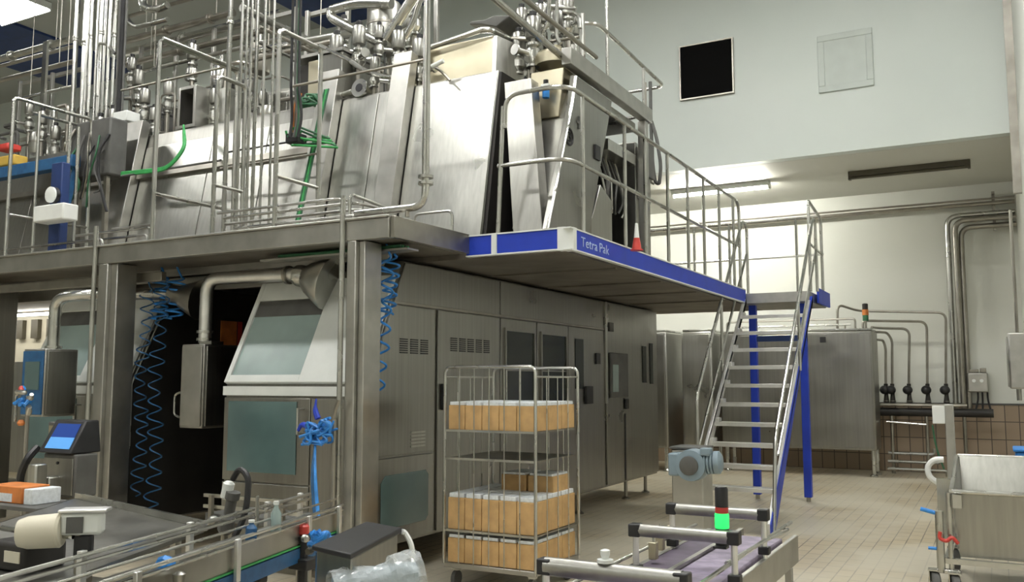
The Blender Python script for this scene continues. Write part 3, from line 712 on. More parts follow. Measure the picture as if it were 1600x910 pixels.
# low pipe rack along the walkway edge
for i, (u0, v0, u1, v1, Y) in enumerate(((340, 333, 528, 311, 5.9), (350, 340, 556, 318, 5.8), (352, 350, 560, 328, 6.0), (365, 357, 560, 337, 5.72))):
    a = at(u0, v0, Y=Y); b = at(u1, v1, Y=Y); z = max((a.z+b.z)/2, ZD+.03)
    pipe('rack_pipe', ['topmost', 'second', 'third', 'lowest'][i]+' of the thin low pipes running along the walkway before the bright panels', 'pipe', [(a.x, Y, z), (b.x, Y, z), (b.x+.02, Y+.35, z)], .013, bend=.08)
for i, (u0, v0, u1, v1, Y) in enumerate(((118, 372, 235, 352, 5.8), (0, 388, 160, 378, 5.9), (176, 357, 240, 352, 6.1), (100, 382, 230, 366, 6.3))):
    a = at(u0, v0, Y=Y); b = at(u1, v1, Y=Y); z = max((a.z+b.z)/2, ZD+.03)
    pipe('rack_pipe', ['upper thin pipe along the left walkway', 'long thin pipe low along the far left walkway', 'short thin pipe by the tall hooped frame foot', 'rearmost thin pipe on the left walkway'][i], 'pipe', [(a.x, Y, z), (b.x, Y, z), (b.x, Y, ZD+.001)], .014, bend=.05)
a = at(498, 309, Y=5.9)
frame('steel_hoop', 'low steel hoop beside the column top pipe on the walkway', [V(-4.72, 6.4, ZD), V(-4.72, 6.4, 3.18), V(-4.62, 5.75, 3.18), V(-4.62, 5.75, ZD)], .014)
frame('steel_hoop', 'low steel hoop between the column pipe and the down pipe elbow', [V(-4.5, 6.5, ZD), V(-4.5, 6.5, 3.12), V(-4.1, 6.5, 3.12), V(-4.1, 6.5, ZD)], .012)

# ---------------------------------------------------------------- vertical pipe bundles
def vpipe(u, Y, z0, z1, r, mat, label, group, name='riser_pipe'):
    a = at(u, 120, Y=Y); return pipe(name, label, 'pipe', [(a.x, Y, z0), (a.x, Y, z1)], r, mat, group=group, flanges=((0, .35),) if r > .02 else ())
for u, Y, r in ((116, 7.45, .032), (129, 7.6, .026), (134, 7.3, .020), (140, 7.5, .024), (149, 7.3, .018), (154, 7.45, .03), (161, 7.6, .018), (168, 7.4, .020), (176, 7.6, .022)):
    vpipe(u, Y, 4.605, ZC, r, 'pipe', 'steel riser pipe in the tight bundle at the upper left', 'risers of the left pipe bundle')
for u, Y, r, z0 in ((357, 6.0, .022, ZD), (376, 6.2, .015, ZD), (391, 6.1, .015, ZD), (400, 6.3, .018, ZD), (412, 6.1, .013, ZD), (426, 6.3, .012, ZD), (384, 6.35, .012, ZD)):
    vpipe(u, Y, z0, ZC, r, 'pipe', 'slim steel riser standing on the walkway in the middle bundle', 'risers of the middle pipe bundle')
for k, (u, r, mt) in enumerate(((455, .014, 'black'), (461, .012, 'rubber'), (467, .014, 'black'), (465, .008, 'green_d'), (188, .03, 'black'), (183, .018, 'rubber'), (193, .014, 'rubber'))):
    Y = 6.5 if k < 4 else 7.4; a = at(u, 120, Y=Y); b = at(u, 214 if k < 4 else 240, Y=Y)
    pts = [(a.x, Y, ZC), (a.x+.0, Y, b.z+.5), (a.x+.03*math.sin(k), Y+.03, b.z+.2), (a.x, Y, b.z)]
    tag(MB().sweep(pts, r, 8, .1).build('hanging_cable', mt), 'dark cable dropping in the bundle right of the hooped frame' if k < 4 else 'thick dark cable dropping beside the left riser bundle', 'cable', 'middle dark cable bundle' if k < 4 else 'left dark cable bundle')
# junction with green cables
a = at(462, 212, Y=6.6)
r = thing('cable_junction', 'tangle of dark green cable loops at the foot of the black cable bundle', 'cable junction', (a.x, 6.7, a.z-.1))
MB().box(a.x-.09, a.x+.06, 6.55, 6.7, a.z-.08, a.z+.02).build('box', 'black', r, bev=.01)
for k in range(7):
    q = [a+V(random.uniform(-.1, .05), random.uniform(-.06, .1), random.uniform(-.12, .1)) for _ in range(5)]+[a+V(.25+.02*k, .2, -.02*k)]
    MB().sweep(q, .012, 7, .12).build('cable_loop', 'green_d' if k % 2 else 'green', r)
for k in range(4):
    MB().sweep([a+V(-.04+.02*k, 0, 0), a+V(-.04+.02*k, -.02, .25), a+V(.02*k, 0, .42)], .009, 7, .1).build('copper_tube', 'orange' if k % 2 else 'pipe_d', r)
a = at(478, 155, Y=6.9)
r = thing('cable_junction', 'smaller green cable tangle beside the beige upright panel', 'cable junction', (a.x, 6.9, a.z))
for k in range(5):
    q = [a+V(random.uniform(-.1, .14), random.uniform(-.04, .1), random.uniform(-.08, .08)) for _ in range(6)]
    MB().sweep(q, .013, 7, .12).build('cable_loop', 'green_d', r)
# green cable runs
for k in range(3):
    q = [at(287, 196+k, Y=6.95-.03*k), at(287+k*2, 232, Y=6.72), at(262, 262+k*2, Y=6.68), at(210, 268+k*2, Y=6.7), at(190, 270+k*2, Y=6.72)]
    tag(MB().sweep(q, .013, 8, .25).build('green_cable', 'green'), 'bright green cable curving down and left along the upper machine', 'cable', 'bright green cable run')
for k in range(3):
    a = at(505-3*k, 100, Y=6.86); q = [Vector((a.x+.0, 6.95, 4.62)), Vector((a.x-.02, 6.88, 4.3)), Vector((a.x-.05, 6.70, 3.5)), Vector((a.x-.06, 6.55, ZD+.01))]
    tag(MB().sweep(q, .010, 8, .2).build('green_cable', 'green_d' if k != 1 else 'green'), 'thin green cable running down the leaning post', 'cable', 'cables down the leaning post')

# ---------------------------------------------------------------- overhead pipes running along the machine
for i, (u0, v0, u1, v1, Y, r_, mt, lab) in enumerate((
    (-40, 105, 112, 60, 8.0, .05, 'pipe', 'thick overhead pipe nearest the far left edge, over the blue band'),
    (-40, 140, 118, 92, 7.8, .035, 'pipe_d', 'second thick overhead pipe at the far left, just below the first'),
    (-40, 116, 118, 70, 8.4, .03, 'pipe_d', 'thin shaded overhead pipe between the two thick left ones'),
    (30, 158, 118, 131, 7.7, .022, 'pipe', 'slim overhead pipe left of the riser bundle'),
    (196, 66, 365, 18, 8.6, .05, 'pipe_d', 'topmost thick dull pipe between the two riser bundles'),
    (196, 82, 440, 22, 8.9, .06, 'pipe', 'second thick pipe between the riser bundles'),
    (190, 100, 440, 44, 8.5, .045, 'pipe_d', 'third dull pipe between the riser bundles'),
    (196, 116, 440, 62, 8.2, .03, 'pipe', 'fourth slim pipe between the riser bundles'),
    (190, 142, 352, 104, 6.75, .014, 'pipe_d', 'thin rail below the thick pipes, left of the middle bundle'),
    (200, 30, 300, -6, 8.7, .03, 'pipe_d', 'short upper pipe beside the shiny elbow'),
    (395, 92, 520, 66, 7.9, .035, 'pipe_d', 'dull pipe crossing behind the hooped frame'),
    (458, 138, 662, 90, 6.3, .013, 'pipe_d', 'long thin rail crossing in front of the valve clutter'),
    (350, 238, 500, 215, 6.75, .010, 'black', 'thin black conduit along the upper machine, upper one'),
    (345, 262, 500, 241, 6.75, .012, 'pipe_d', 'thin conduit along the upper machine, lower one'),
    (190, 276, 345, 250, 6.7, .012, 'rubber', 'grey conduit above the ledge of the upper machine'))):
    a = at(u0, v0, Y=Y); b = at(u1, v1, Y=Y); z = (a.z+b.z)/2
    o = pipe('overhead_pipe', lab, 'pipe', [(a.x, Y, z), (b.x, Y, z)], r_, mt, flanges=((0, .4), (0, .8)) if r_ > .04 else ())
    if z > 5 and Y > 7.3:
        for f in (.2, .85): MB().cyl((a.x+(b.x-a.x)*f, Y, z+r_*.8), (a.x+(b.x-a.x)*f, Y, ZC), .007, 6).build('hanger_rod', 'pipe_d', o)
# pipes running away from the viewer (across the machine)
for lab, a, Ln, r_, mt in (
    ('inclined bright rail from the tall hooped frame back over the machine', at(255, 60, Y=5.72), 1.3, .018, 'pipe'),
    ('thick pipe running back behind the hooped frame toward the blue band', at(378, 12, Y=6.9), 2.4, .045, 'pipe'),
    ('slim pipe running back beside the thick one behind the hooped frame', at(405, 42, Y=6.9), 2.0, .022, 'pipe_d'),
    ('bright bar running back from the left hooped frame', at(50, 176, Y=6.1), 1.1, .018, 'pipe'),
    ('short pipe running back beside the middle risers', at(395, 62, Y=6.9), .9, .02, 'pipe')):
    pipe('cross_pipe', lab, 'pipe', [a, a+V(0, Ln, 0)], r_, mt)
# looped and elbowed pipework over the centre
pipe('bent_pipe', 'thick U-bent pipe looping out in front of the dark blue band', 'pipe', px(7.8, [(612, 6), (560, 4), (516, 16), (518, 28), (560, 50), (600, 70)]), .055, bend=.22, n=14)
pipe('bent_pipe', 'long shiny pipe rising right and bending down behind the leaning post', 'pipe', px(7.9, [(380, 84), (500, 60), (580, 46), (612, 60), (640, 92), (640, 120)]), .042, bend=.3, n=12)
pipe('bent_pipe', 'thick pipe slanting up to the right beside the thick down pipe', 'pipe', px(7.5, [(604, 62), (622, 34), (642, 2), (655, -20)]), .06, bend=.3, n=14)
pipe('bent_pipe', 'second slanting pipe just right of the thick slanting one', 'pipe', px(7.7, [(632, 60), (645, 38), (652, 10), (664, -16)]), .035, bend=.2, n=12)
pipe('bent_pipe', 'shiny elbow pipe hanging beside the left dark cables', 'pipe', px(7.6, [(196, -110), (196, 30), (212, 44), (240, 36), (262, 30)]), .035, bend=.2, n=12)
pipe('bent_pipe', 'bright curved pipe at the top above the left elbow', 'pipe', px(7.9, [(222, -110), (222, 12), (244, 16), (262, 8)]), .05, bend=.15, n=12)
pipe('bent_pipe', 'slanting elbowed pipe going down behind the thin rail', 'pipe', px(7.3, [(500, 72), (540, 90), (570, 112), (610, 122), (640, 118)]), .025, bend=.2)
pipe('bent_pipe', 'small hooked pipe beside the left riser bundle', 'pipe', px(7.4, [(152, 150), (152, 68), (165, 68), (180, 84)]), .02, bend=.1)
for k, q in enumerate(([(870, -5), (870, 60), (876, 68)], [(858, -5), (856, 40), (845, 52), (845, 92)], [(800, 60), (830, 62), (836, 78), (836, 96)], [(880, 18), (905, 22), (906, 44)], [(812, 76), (812, 112), (822, 124)], [(850, 66), (905, 58)], [(838, 8), (900, 14)])):
    pipe('bent_pipe', ['upright pipe above the hopper lid', 'stepped pipe down to the hopper lid', 'elbow pipe from the duct box to the hopper lid', 'short elbow beside the guard rail post', 'black-ended drop pipe left of the hopper head', 'cross pipe just above the hopper lid', 'topmost cross pipe over the hopper'][k], 'pipe', px(7.55+.05*k, q), (.018, .024, .022, .02, .018, .016, .02)[k], ('pipe', 'pipe', 'pipe_d', 'pipe', 'black', 'pipe_d', 'pipe')[k], bend=.08)

# ---------------------------------------------------------------- valves: one prototype, copied
def valve_proto(p, hz=False):
    r = thing('process_valve', 'x', 'valve', p, None); p = Vector(p)
    MB().lathe([(.03, -.02), (.055, -.02), (.055, 0), (.04, .01), (.07, .05), (.07, .11), (.04, .15), (.055, .16), (.055, .18), (.03, .18)], p, n=16).build('body', 'pipe', r)
    ac = MB().lathe([(.02, .181), (.02, .22), (.06, .225), (.065, .24), (.065, .38), (.055, .40), (.02, .405)], p, n=16).build('actuator', 'panel_d', r)
    MB().lathe([(.02, .4055), (.03, .41), (.03, .45), (.012, .46)], p, n=12).build('cap', 'black', ac)
    MB().cyl(p+V(.05, 0, .08), p+V(.20, 0, .08), .026, 12).lathe([(.03, 0), (.045, 0), (.045, .02), (.03, .02)], p+V(.19, 0, .08), (1, 0, 0), 14).build('side_port', 'pipe', r)
    return r
first = None; drop = []
spots = [(592, 72, 7.7, 1), (560, 92, 7.5, 1), (536, 78, 8.0, 1), (622, 98, 7.4, 1), (640, 60, 8.0, 1), (585, 120, 7.35, 1), (655, 112, 7.35, 1), (525, 110, 7.5, 1), (648, 38, 7.9, 1), (608, 20, 8.1, 1),
    (240, 200, 7.35, 0), (225, 176, 7.5, 0), (262, 160, 7.7, 0), (175, 215, 7.5, 0), (205, 120, 8.0, 0), (215, 150, 8.0, 0), (300, 110, 8.2, 0), (335, 178, 7.5, 0), (390, 150, 7.8, 0), (410, 175, 7.5, 0), (155, 225, 7.4, 0), (65, 205, 7.4, 2), (45, 190, 7.7, 2), (85, 230, 7.4, 2), (130, 222, 7.4, 2),
    (810, 100, 7.7, 3), (826, 72, 7.8, 3), (845, 55, 7.8, 3), (870, 72, 8.0, 3), (888, 40, 7.9, 3), (815, 58, 8.0, 3), (895, 78, 8.0, 3), (850, 10, 8.0, 3), (880, 8, 8.1, 3), (833, 88, 7.5, 3)]
labs = ['stainless valve with a round actuator among the risers over the left panels', 'stainless valve with a round actuator in the clutter over the centre panels', 'stainless valve with a round actuator behind the far left frames', 'stainless valve with a round actuator crowded above the hopper']
order = [1, 0, 2, 3]
for u, v, Y, g in spots:
    p = at(u, v+14, Y=Y); lab = {0: labs[0], 1: labs[1], 2: labs[2], 3: labs[3]}[g]; grp = {0: 'valves over the left panels', 1: 'valves over the centre panels', 2: 'valves behind the far left frames', 3: 'valves above the hopper'}[g]
    if first is None:
        first = valve_proto(p); first['label'] = lab; first['group'] = grp; o = first
    else: o = dup(first, p, lab, grp)
    o.rotation_euler = (0, 0, random.uniform(0, 6.28))
    s_ = random.uniform(.75, 1.25); o.scale = (s_, s_, s_)
    drop.append((o, p, s_))
# each valve stands on its own drop pipe rising from the machine roof
for o, p, s_ in drop:
    h = (p.z-4.602)/s_-.02
    if h > .03: MB().cyl(p-V(0, 0, h+.02), p-V(0, 0, .021), .026, 10).build('drop_pipe', 'pipe_d', o)
# supports carrying the clutter: three racks
def rack(label, x0, x1, y, z0, z1, n):
    r = thing('pipe_rack', label, 'rack', ((x0+x1)/2, y, z0))
    for k in range(n+1):
        x = x0+(x1-x0)*k/n; MB().bar((x, y, z0), (x, y, z1), .05).build('upright', 'frame', r, bev=.004)
    for z in (z0+(z1-z0)*.45, z1-.03): MB().bar((x0, y+.052, z), (x1, y+.052, z), .05).build('cross_bar', 'frame', r)
rack('square-tube rack carrying the centre pipework above the machine', -7.3, -5.4, 8.2, 4.602, 6.2, 3)
rack('square-tube rack carrying pipes between the riser bundles', -11.0, -8.0, 8.75, 4.602, 6.6, 4)
rack('square-tube rack carrying the pipework at the far left', -13.2, -11.6, 8.3, 4.602, 6.3, 2)
# flanged port with dark bore
a = at(561, 137, Y=7.2)
r = thing('flanged_port', 'round flanged pipe port with a dark bore facing forward above the centre panels', 'pipe port', a.to_tuple())
MB().lathe([(.075, 0), (.10, 0), (.10, -.03), (.075, -.03), (.075, -.2), (.045, -.2)], a, (0, -1, .1), 20).build('flange', 'pipe', r)
MB().lathe([(.045, .001), (.045, .004)], a, (0, -1, .1), 18).build('bore', 'black', r)
MB().cyl(a+V(-.32, .02, -.05), a+V(-.1, .02, -.02), .03, 12).build('stub', 'pipe', r)
# vessels and boxes on top
def vessel(u, v, Y, rad, h, label, mat='pipe'):
    p = at(u, v, Y=Y); r = thing('pressure_vessel', label, 'vessel', p.to_tuple())
    MB().lathe([(rad*.4, 0), (rad*.9, .03), (rad, .08), (rad, h-.08), (rad*.9, h-.03), (rad*.3, h)], p, n=24).build('shell', mat, r)
    MB().lathe([(rad*1.04, 0), (rad*1.04, .03)], p+V(0, 0, h*.5), n=24).build('band', 'pipe_d', r)
    MB().cyl(p+V(0, 0, h), p+V(0, 0, h+.12), rad*.2, 10).build('neck', 'pipe', r)
vessel(600, 85, 8.0, .2, .62, 'pale round vessel behind the leaning post, in front of the wall', 'panel')
vessel(345, 150, 7.8, .12, .4, 'small bright vessel left of the middle risers')
vessel(420, 205, 7.5, .13, .3, 'squat vessel just above the ledge right of the middle risers', 'panel_d')
vessel(405, 118, 8.2, .14, .42, 'upright vessel behind the middle risers', 'pipe_d')
vessel(60, 245, 7.6, .13, .35, 'pale round vessel behind the far left frames', 'panel')
a = at(292, 165, Y=7.3)
r = thing('sight_box', 'open square steel box frame with a dark interior above the left panels', 'box', (a.x, 7.4, a.z-.25))
x0, x1, z0, z1 = a.x-.16, a.x+.14, a.z-.27, a.z+.24
m = MB()
for b in ((x0, x0+.04, z0, z1), (x1-.04, x1, z0, z1), (x0+.04, x1-.04, z1-.04, z1), (x0+.04, x1-.04, z0, z0+.04)): m.box(b[0], b[1], 7.3, 7.62, b[2], b[3])
m.build('frame', 'frame', r, bev=.005); MB().box(x0+.041, x1-.041, 7.5, 7.6, z0+.041, z1-.041).build('back', 'dark', r)
MB().box(x1+.002, x1+.3, 7.5, 7.9, z0+.05, z1-.02).build('side_cover', 'panel', r, bev=.01)
a = at(482, 118, Y=7.25)
r = thing('junction_cabinet', 'tall narrow cabinet with a warm beige door above the panels, right of the black cables', 'cabinet', (a.x, 7.5, 4.6))
MB().box(a.x-.26, a.x-.06, 7.35, 7.8, 4.61, 5.12).build('recess', 'dark', r, bev=.006)
MB().box(a.x-.05, a.x+.10, 7.3, 7.8, 4.61, 5.12).build('door', 'beige', r, 'warm beige door', bev=.006)
MB().box(a.x+.11, a.x+.42, 7.3, 7.8, 4.61, 5.16).build('body', 'panel_d', r, bev=.008)
MB().box(a.x-.28, a.x+.44, 7.28, 7.82, 5.165, 5.2).build('top_plate', 'frame', r)
tag(MB().box(at(176, 178, Y=7.2).x, at(198, 178, Y=7.2).x, 7.2, 7.4, at(186, 190, Y=7.2).z, at(186, 174, Y=7.2).z).build('terminal_box', 'white', bev=.01), 'small pale box at the foot of the left riser bundle', 'box')
# roof top plate behind clutter: low equipment boxes giving the packed look
for i, (u0, u1, v0, v1, Y, mt, lab) in enumerate((
    (195, 260, 200, 160, 8.4, 'rubber', 'dark grey equipment box over the left panels'),
    (355, 455, 190, 140, 8.3, 'panel_d', 'dull steel equipment box behind the middle risers'),
    (130, 190, 250, 205, 7.9, 'dark', 'dark equipment box under the left risers'),
    (300, 350, 190, 150, 8.6, 'pipe_d', 'small steel equipment box left of the middle risers'),
    (540, 640, 140, 105, 8.4, 'panel_d', 'low steel equipment box behind the flanged port'))):
    a = at(u0, v0, Y=Y); b = at(u1, v1, Y=Y)
    r = thing('equipment_box', lab, 'box', ((a.x+b.x)/2, Y+.3, 4.6))
    zz = max(b.z, 4.9)
    MB().box(a.x, b.x, Y, Y+.5, 4.602, zz).build('body', mt, r, bev=.012)
    MB().box(a.x+.05, b.x-.05, Y-.02, Y-.001, 4.66, zz-.05).build('cover', mt, r, bev=.005)

# ---------------------------------------------------------------- operator stand and colours at the far left of the walkway
a = at(80, 388, Z=ZD); 
r = thing('operator_stand', 'dark blue post on the walkway carrying a white control box and a round gauge', 'control stand', (a.x, a.y, ZD))
q = at(82, 392, Y=5.9)
MB().box(q.x-.09, q.x+.09, 5.9, 6.0, ZD+.001, 3.95).build('post', 'blue_d', r, 'dark blue post', bev=.01)
b0 = at(62, 350, Y=5.8); b1 = at(110, 318, Y=5.8)
MB().box(b0.x, b1.x, 5.72, 5.898, b0.z, b1.z).build('control_box', 'white', r, 'white control box', bev=.015)
g = at(82, 305, Y=5.85)
MB().lathe([(.075, 0), (.085, .02), (.085, .05), (.07, .055)], g+V(0, .02, 0), (0, -1, 0), 20).build('gauge', 'white', r, 'round white gauge')
MB().lathe([(.088, 0), (.088, .04)], g+V(0, .03, 0), (0, -1, 0), 20).build('gauge_rim', 'black', r)
a = at(-30, 268, Y=6.5); b = at(112, 247, Y=6.5)
tag(MB().box(a.x, b.x, 6.5, 6.62, b.z-.09, b.z+.05).build('guard_beam', 'blue_dull', bev=.01), 'dull blue horizontal beam across the far left panels', 'beam')
a = at(118, 262, Y=6.6)
tag(MB().bar(a, at(100, 345, Y=6.5), .05, .05).build('brace_bar', 'blue_dull'), 'thin blue brace hanging from the blue beam end', 'brace')
for (u0, u1, v0, v1, mt, lab) in ((-8, 22, 262, 240, 'yellow', 'yellow-ochre machine cover at the extreme left behind the frames'), (-8, 12, 236, 222, 'red', 'dark red cover above the yellow one at the extreme left')):
    a = at(u0, v0, Y=6.66); b = at(u1, v1, Y=6.66)
    tag(MB().box(a.x, b.x, 6.66, 6.85, a.z, b.z).build('machine_cover', mt, bev=.02), lab, 'cover')
for i, (u, v0, v1) in enumerate(((62, 175, 395), (103, 190, 380), (110, 195, 330))):
    a = at(u, v0, Y=6.0)
    pipe('riser_pipe', ['thin upright pipe left of the white control box', 'thin upright pipe just right of the white control box', 'thinnest upright right of the white control box'][i], 'pipe', [(a.x, 6.0+.05*i, ZD), (a.x, 6.0+.05*i, a.z)], .016)
tag(MB().box(at(66, 90, Y=7.5).x, at(72, 90, Y=7.5).x, 7.5, 7.54, 4.602, at(69, 65, Y=7.5).z).build('hanger_bar', 'pipe'), 'slender pale upright bar standing against the blue band at upper left', 'bar')

# thin bent tubes packing the space between valves, each rising from the roof
rt_ = random.Random(21)
for k in range(54):
    x = rt_.uniform(-12.6, -5.7); y = rt_.uniform(7.55, 8.5); z = rt_.uniform(4.75, 5.55)
    d = rt_.choice((-1, 1)); ln_ = rt_.uniform(.15, .6)
    q = [V(x, y, 4.602), V(x, y, z), V(x+d*ln_, y, z)]
    if rt_.random() < .5: q.append(V(x+d*ln_, y, 4.602+rt_.uniform(0, .25)))
    else: q.append(V(x+d*ln_, y+rt_.uniform(.1, .4), z))
    right = x > -8
    tag(MB().sweep(q, rt_.choice((.012, .016, .022, .028)), 8, .07).build('bent_tube', rt_.choice(('pipe', 'pipe_d', 'pipe_d', 'rubber'))), 'bent steel tube rising from the machine roof among the %s valves' % ('centre' if right else 'left'), 'tube', 'roof tubes of the centre' if right else 'roof tubes of the left')
a = at(128, 205, Y=6.8); b = at(186, 262, Y=6.8)
r = thing('hose_block', 'dark valve block draped with hoses in front of the left panels beneath the risers', 'valve block', ((a.x+b.x)/2, 6.75, ZD))
MB().box(a.x, b.x, 6.66, 6.9, b.z-.1, a.z+.05).build('block', 'rubber', r, bev=.02)
MB().box(a.x+.08, a.x+.13, 6.7, 6.75, ZD+.001, b.z-.101).build('leg', 'pipe_d', r)
MB().box(b.x-.13, b.x-.08, 6.7, 6.75, ZD+.001, b.z-.101).build('leg', 'pipe_d', r)
for k in range(9):
    x = a.x+(b.x-a.x)*k/8; z = b.z+rt_.uniform(-.05, .3)
    MB().sweep([V(x, 6.655, z+.2), V(x+rt_.uniform(-.1, .1), 6.58, z), V(x+rt_.uniform(-.15, .15), 6.6, z-.3), V(x+rt_.uniform(-.2, .2), 6.64, b.z-.3-rt_.random()*.3)], rt_.choice((.01, .014, .018)), 7, .1).build('hose', rt_.choice(('black', 'rubber', 'pipe_d', 'green_d')), r)
# ================================================================ UNDER THE PLATFORM, FRONT SIDE
# extraction pipe with elbow and cone into the hood
EY = 6.0
r = thing('extraction_pipe', 'fat bright elbow pipe from the hanging steel cabinet to the near machine hood', 'pipe', at(318, 535, Y=6.1).to_tuple())
p0 = at(320, 536, Y=6.12); p1 = at(327, 431, Y=6.12); p2 = at(462, 433, Y=6.12); p1 = Vector((p0.x, 6.12, 2.62)); p2.z = 2.60; p2.y = 6.12
MB().sweep([p0, p1, p2], .06, 16, .16).build('tube', 'alu', r)
for z in (.02, .09): MB().lathe([(.055, 0), (.08, 0), (.08, .025), (.055, .025)], p0+V(0, 0, z), n=18).build('collar', 'pipe', r)
MB().lathe([(.056, 0), (.085, 0), (.085, .03), (.056, .03)], p2-V(.1, 0, 0), (1, 0, 0), 18).build('collar', 'pipe_d', r)
MB().lathe([(.07, 0), (.09, .005), (.10, .04), (.10, .10), (.15, .16), (.24, .34), (.24, .36)], p2, (1, .2, -.28), 24).build('cone', 'pipe', r, 'tapered cone')
# hanging control cabinet
a = at(285, 537, Y=5.98); b = at(315, 672, Y=5.98)
r = thing('hanging_cabinet', 'narrow stainless control cabinet hanging from the fat elbow pipe in the dark gap', 'cabinet', ((a.x+b.x)/2, 6.2, b.z))
x0, x1 = a.x, b.x; z0, z1 = b.z+.01, a.z-.01
MB().box(x0, x1, 5.98, 6.42, z0, z1).build('body', 'frame', r, bev=.008)
MB().box(x1+.001, x1+.02, 6.0, 6.40, z0+.02, z1-.02).build('door', 'panel_d', r, bev=.005)
MB().box(x0+.015, x1-.015, 5.965, 5.979, z0+.02, z1-.02).build('cover', 'frame', r, bev=.004)
MB().sweep([(x0, 5.975, z0+.10), (x0-.07, 5.975, z0+.12), (x0-.07, 5.975, z0+.31), (x0, 5.975, z0+.33)], .011, 8, .04).build('handle', 'pipe', r)
MB().box((x0+x1)/2-.0, (x0+x1)/2+.16, 6.05, 6.2, z1, z1+.03).build('gland_plate', 'pipe', r)
# left cabinet with blue front
a = at(38, 546, Y=5.3); b = at(66, 652, Y=5.3)
r = thing('hanging_cabinet', 'steel cabinet with a blue window front hanging at the far left', 'cabinet', ((a.x+b.x)/2, 6.1, b.z))
x0, x1 = a.x, b.x; z0, z1 = b.z, a.z
MB().box(x0, x1, 5.3, 5.64, z0, z1).build('body', 'frame', r, bev=.008)
MB().box(x0+.01, x1-.01, 5.285, 5.299, z0+.02, z1-.02).build('door', 'blue_dull', r, 'dull blue door', bev=.004)
MB().box(x0+.06, x1-.05, 5.278, 5.2845, z0+.25, z1-.12).build('window', 'teal_glass', r)
MB().box(x1+.0, x1+.015, 5.32, 5.62, z0+.02, z1-.02).build('side_door', 'panel_d', r, bev=.004)
r2 = thing('extraction_pipe', 'smaller elbow pipe above the blue-fronted cabinet at the far left', 'pipe', (x1-.1, 5.45, z1))
q0 = Vector(((x0+x1)/2+.05, 5.45, z1)); 
MB().sweep([q0, Vector((q0.x, 5.45, 2.44)), Vector((q0.x+.3, 5.5, 2.46)), Vector((q0.x+.75, 6.15, 2.5))], .055, 14, .17).build('tube', 'pipe', r2)
MB().lathe([(.055, 0), (.078, 0), (.078, .02), (.055, .02)], q0+V(0, 0, .01), n=18).build('collar', 'pipe', r2)
MB().lathe([(.07, 0), (.10, .02), (.10, .1), (.2, .34)], Vector((q0.x+.75, 6.15, 2.5)), (1, .3, -.2), 20).build('cone', 'pipe_d', r2)
# blue and red cluster below the left cabinet
c = at(44, 628, Y=5.0)
r = thing('valve_cluster', 'cluster of blue and red fittings beneath the blue-fronted cabinet at the far left', 'fittings', (c.x, 5.0, 0))
MB().cyl((c.x, 5.0, 0), (c.x, 5.0, c.z+.05), .018, 8).build('stand', 'pipe_d', r)
MB().lathe([(.12, 0), (.12, .02)], (c.x, 5.0, 0), n=16).build('foot_plate', 'pipe_d', r)
for k in range(9):
    q = c+V(random.uniform(-.09, .1), random.uniform(-.05, .0), random.uniform(-.12, .16))
    MB().lathe([(.012, -.05), (.022, -.04), (.026, 0), (.018, .02), (.018, .05)], q, (random.uniform(-1, 1), -.4, random.uniform(-1, 1)), 8).build('fitting', 'red' if k in (2, ) else 'blue_p' if k % 3 else 'panel', r)
MB().lathe([(.02, -.02), (.035, 0), (.02, .03)], c+V(-.04, -.03, -.19), n=8).build('red_knob', 'orange', r)
MB().sweep([c+V(-.17, 0, -.18), c+V(-.17, 0, .08), c+V(-.05, 0, .08)], .014, 8, .06).build('pipe_bend', 'pipe', r)

# coiled air hoses
def coil(x, y, z0, z1, rad, pitch, label, tr=.007, group=None, mat='blue_p', wob=.03):
    m = MB(); n = int((z1-z0)/pitch*14); pts = []
    for i in range(n+1):
        t = i/14*2*PI; z = z1-(z1-z0)*i/n
        rr = rad*(1+.18*math.sin(i*.11)); pts.append(Vector((x+wob*math.sin(i*.05)+rr*math.cos(t), y+rr*.8*math.sin(t), z)))
    pts = [Vector((x, y, z1+.12))]+pts
    m.sweep(pts, tr, 6); return tag(m.build('coiled_hose', mat), label, 'hose', group)
c = at(208, 700, Y=5.85)
coil(c.x-.0, 5.92, .55, 2.55, .06, .13, 'left one of the two long dark blue coiled hoses hanging beside the left column', mat='blue_dull')
c = at(234, 600, Y=5.92)
coil(c.x, 6.0, .38, 2.60, .07, .15, 'right one of the two long dark blue coiled hoses hanging beside the left column', mat='blue_dull')
c = at(592, 500, Y=5.9)
coil(-4.385, 5.92, 1.52, 2.68, .05, .15, 'light blue coiled hose hanging right of the near column', tr=.010)
coil(-4.45, 6.06, 2.2, 2.69, .07, .08, 'tight blue hose coil right behind the near column top', tr=.010)
for k in range(2):
    coil(-7.25+.16*k, 6.1+.05*k, 2.25, 2.66, .08, .07, 'blue hose coil bundled under the platform above the left hoses', tr=.010, group='blue coils under the platform')
# green cable bundle and trays under the walkway beam
r = thing('cable_tray', 'steel cable tray with green cables under the walkway beam by the near column', 'cable tray', (-4.7, 6.0, 2.6))
MB().box(-5.7, -4.12, 5.86, 6.02, 2.70, 2.715).build('tray', 'frame', r)
for k in range(4):
    MB().sweep([(-5.5, 5.88+k*.035, 2.735), (-4.9, 5.87+k*.035, 2.725+.012*(k % 2)), (-4.2, 5.885+k*.035, 2.735)], .014, 7, .1).build('green_cable', 'green' if k % 2 else 'green_d', r)
r = thing('cable_tray', 'long dull steel channel hung beneath the walkway behind the front beam', 'cable tray', (-7, 5.95, 2.6))
MB().box(-13.2, -4.75, 6.40, 6.46, 2.55, 2.70).build('tray', 'frame', r, bev=.005)
MB().box(-13.2, -7.0, 5.9, 5.96, 2.60, 2.69).build('side_channel', 'pipe_d', r, bev=.005)

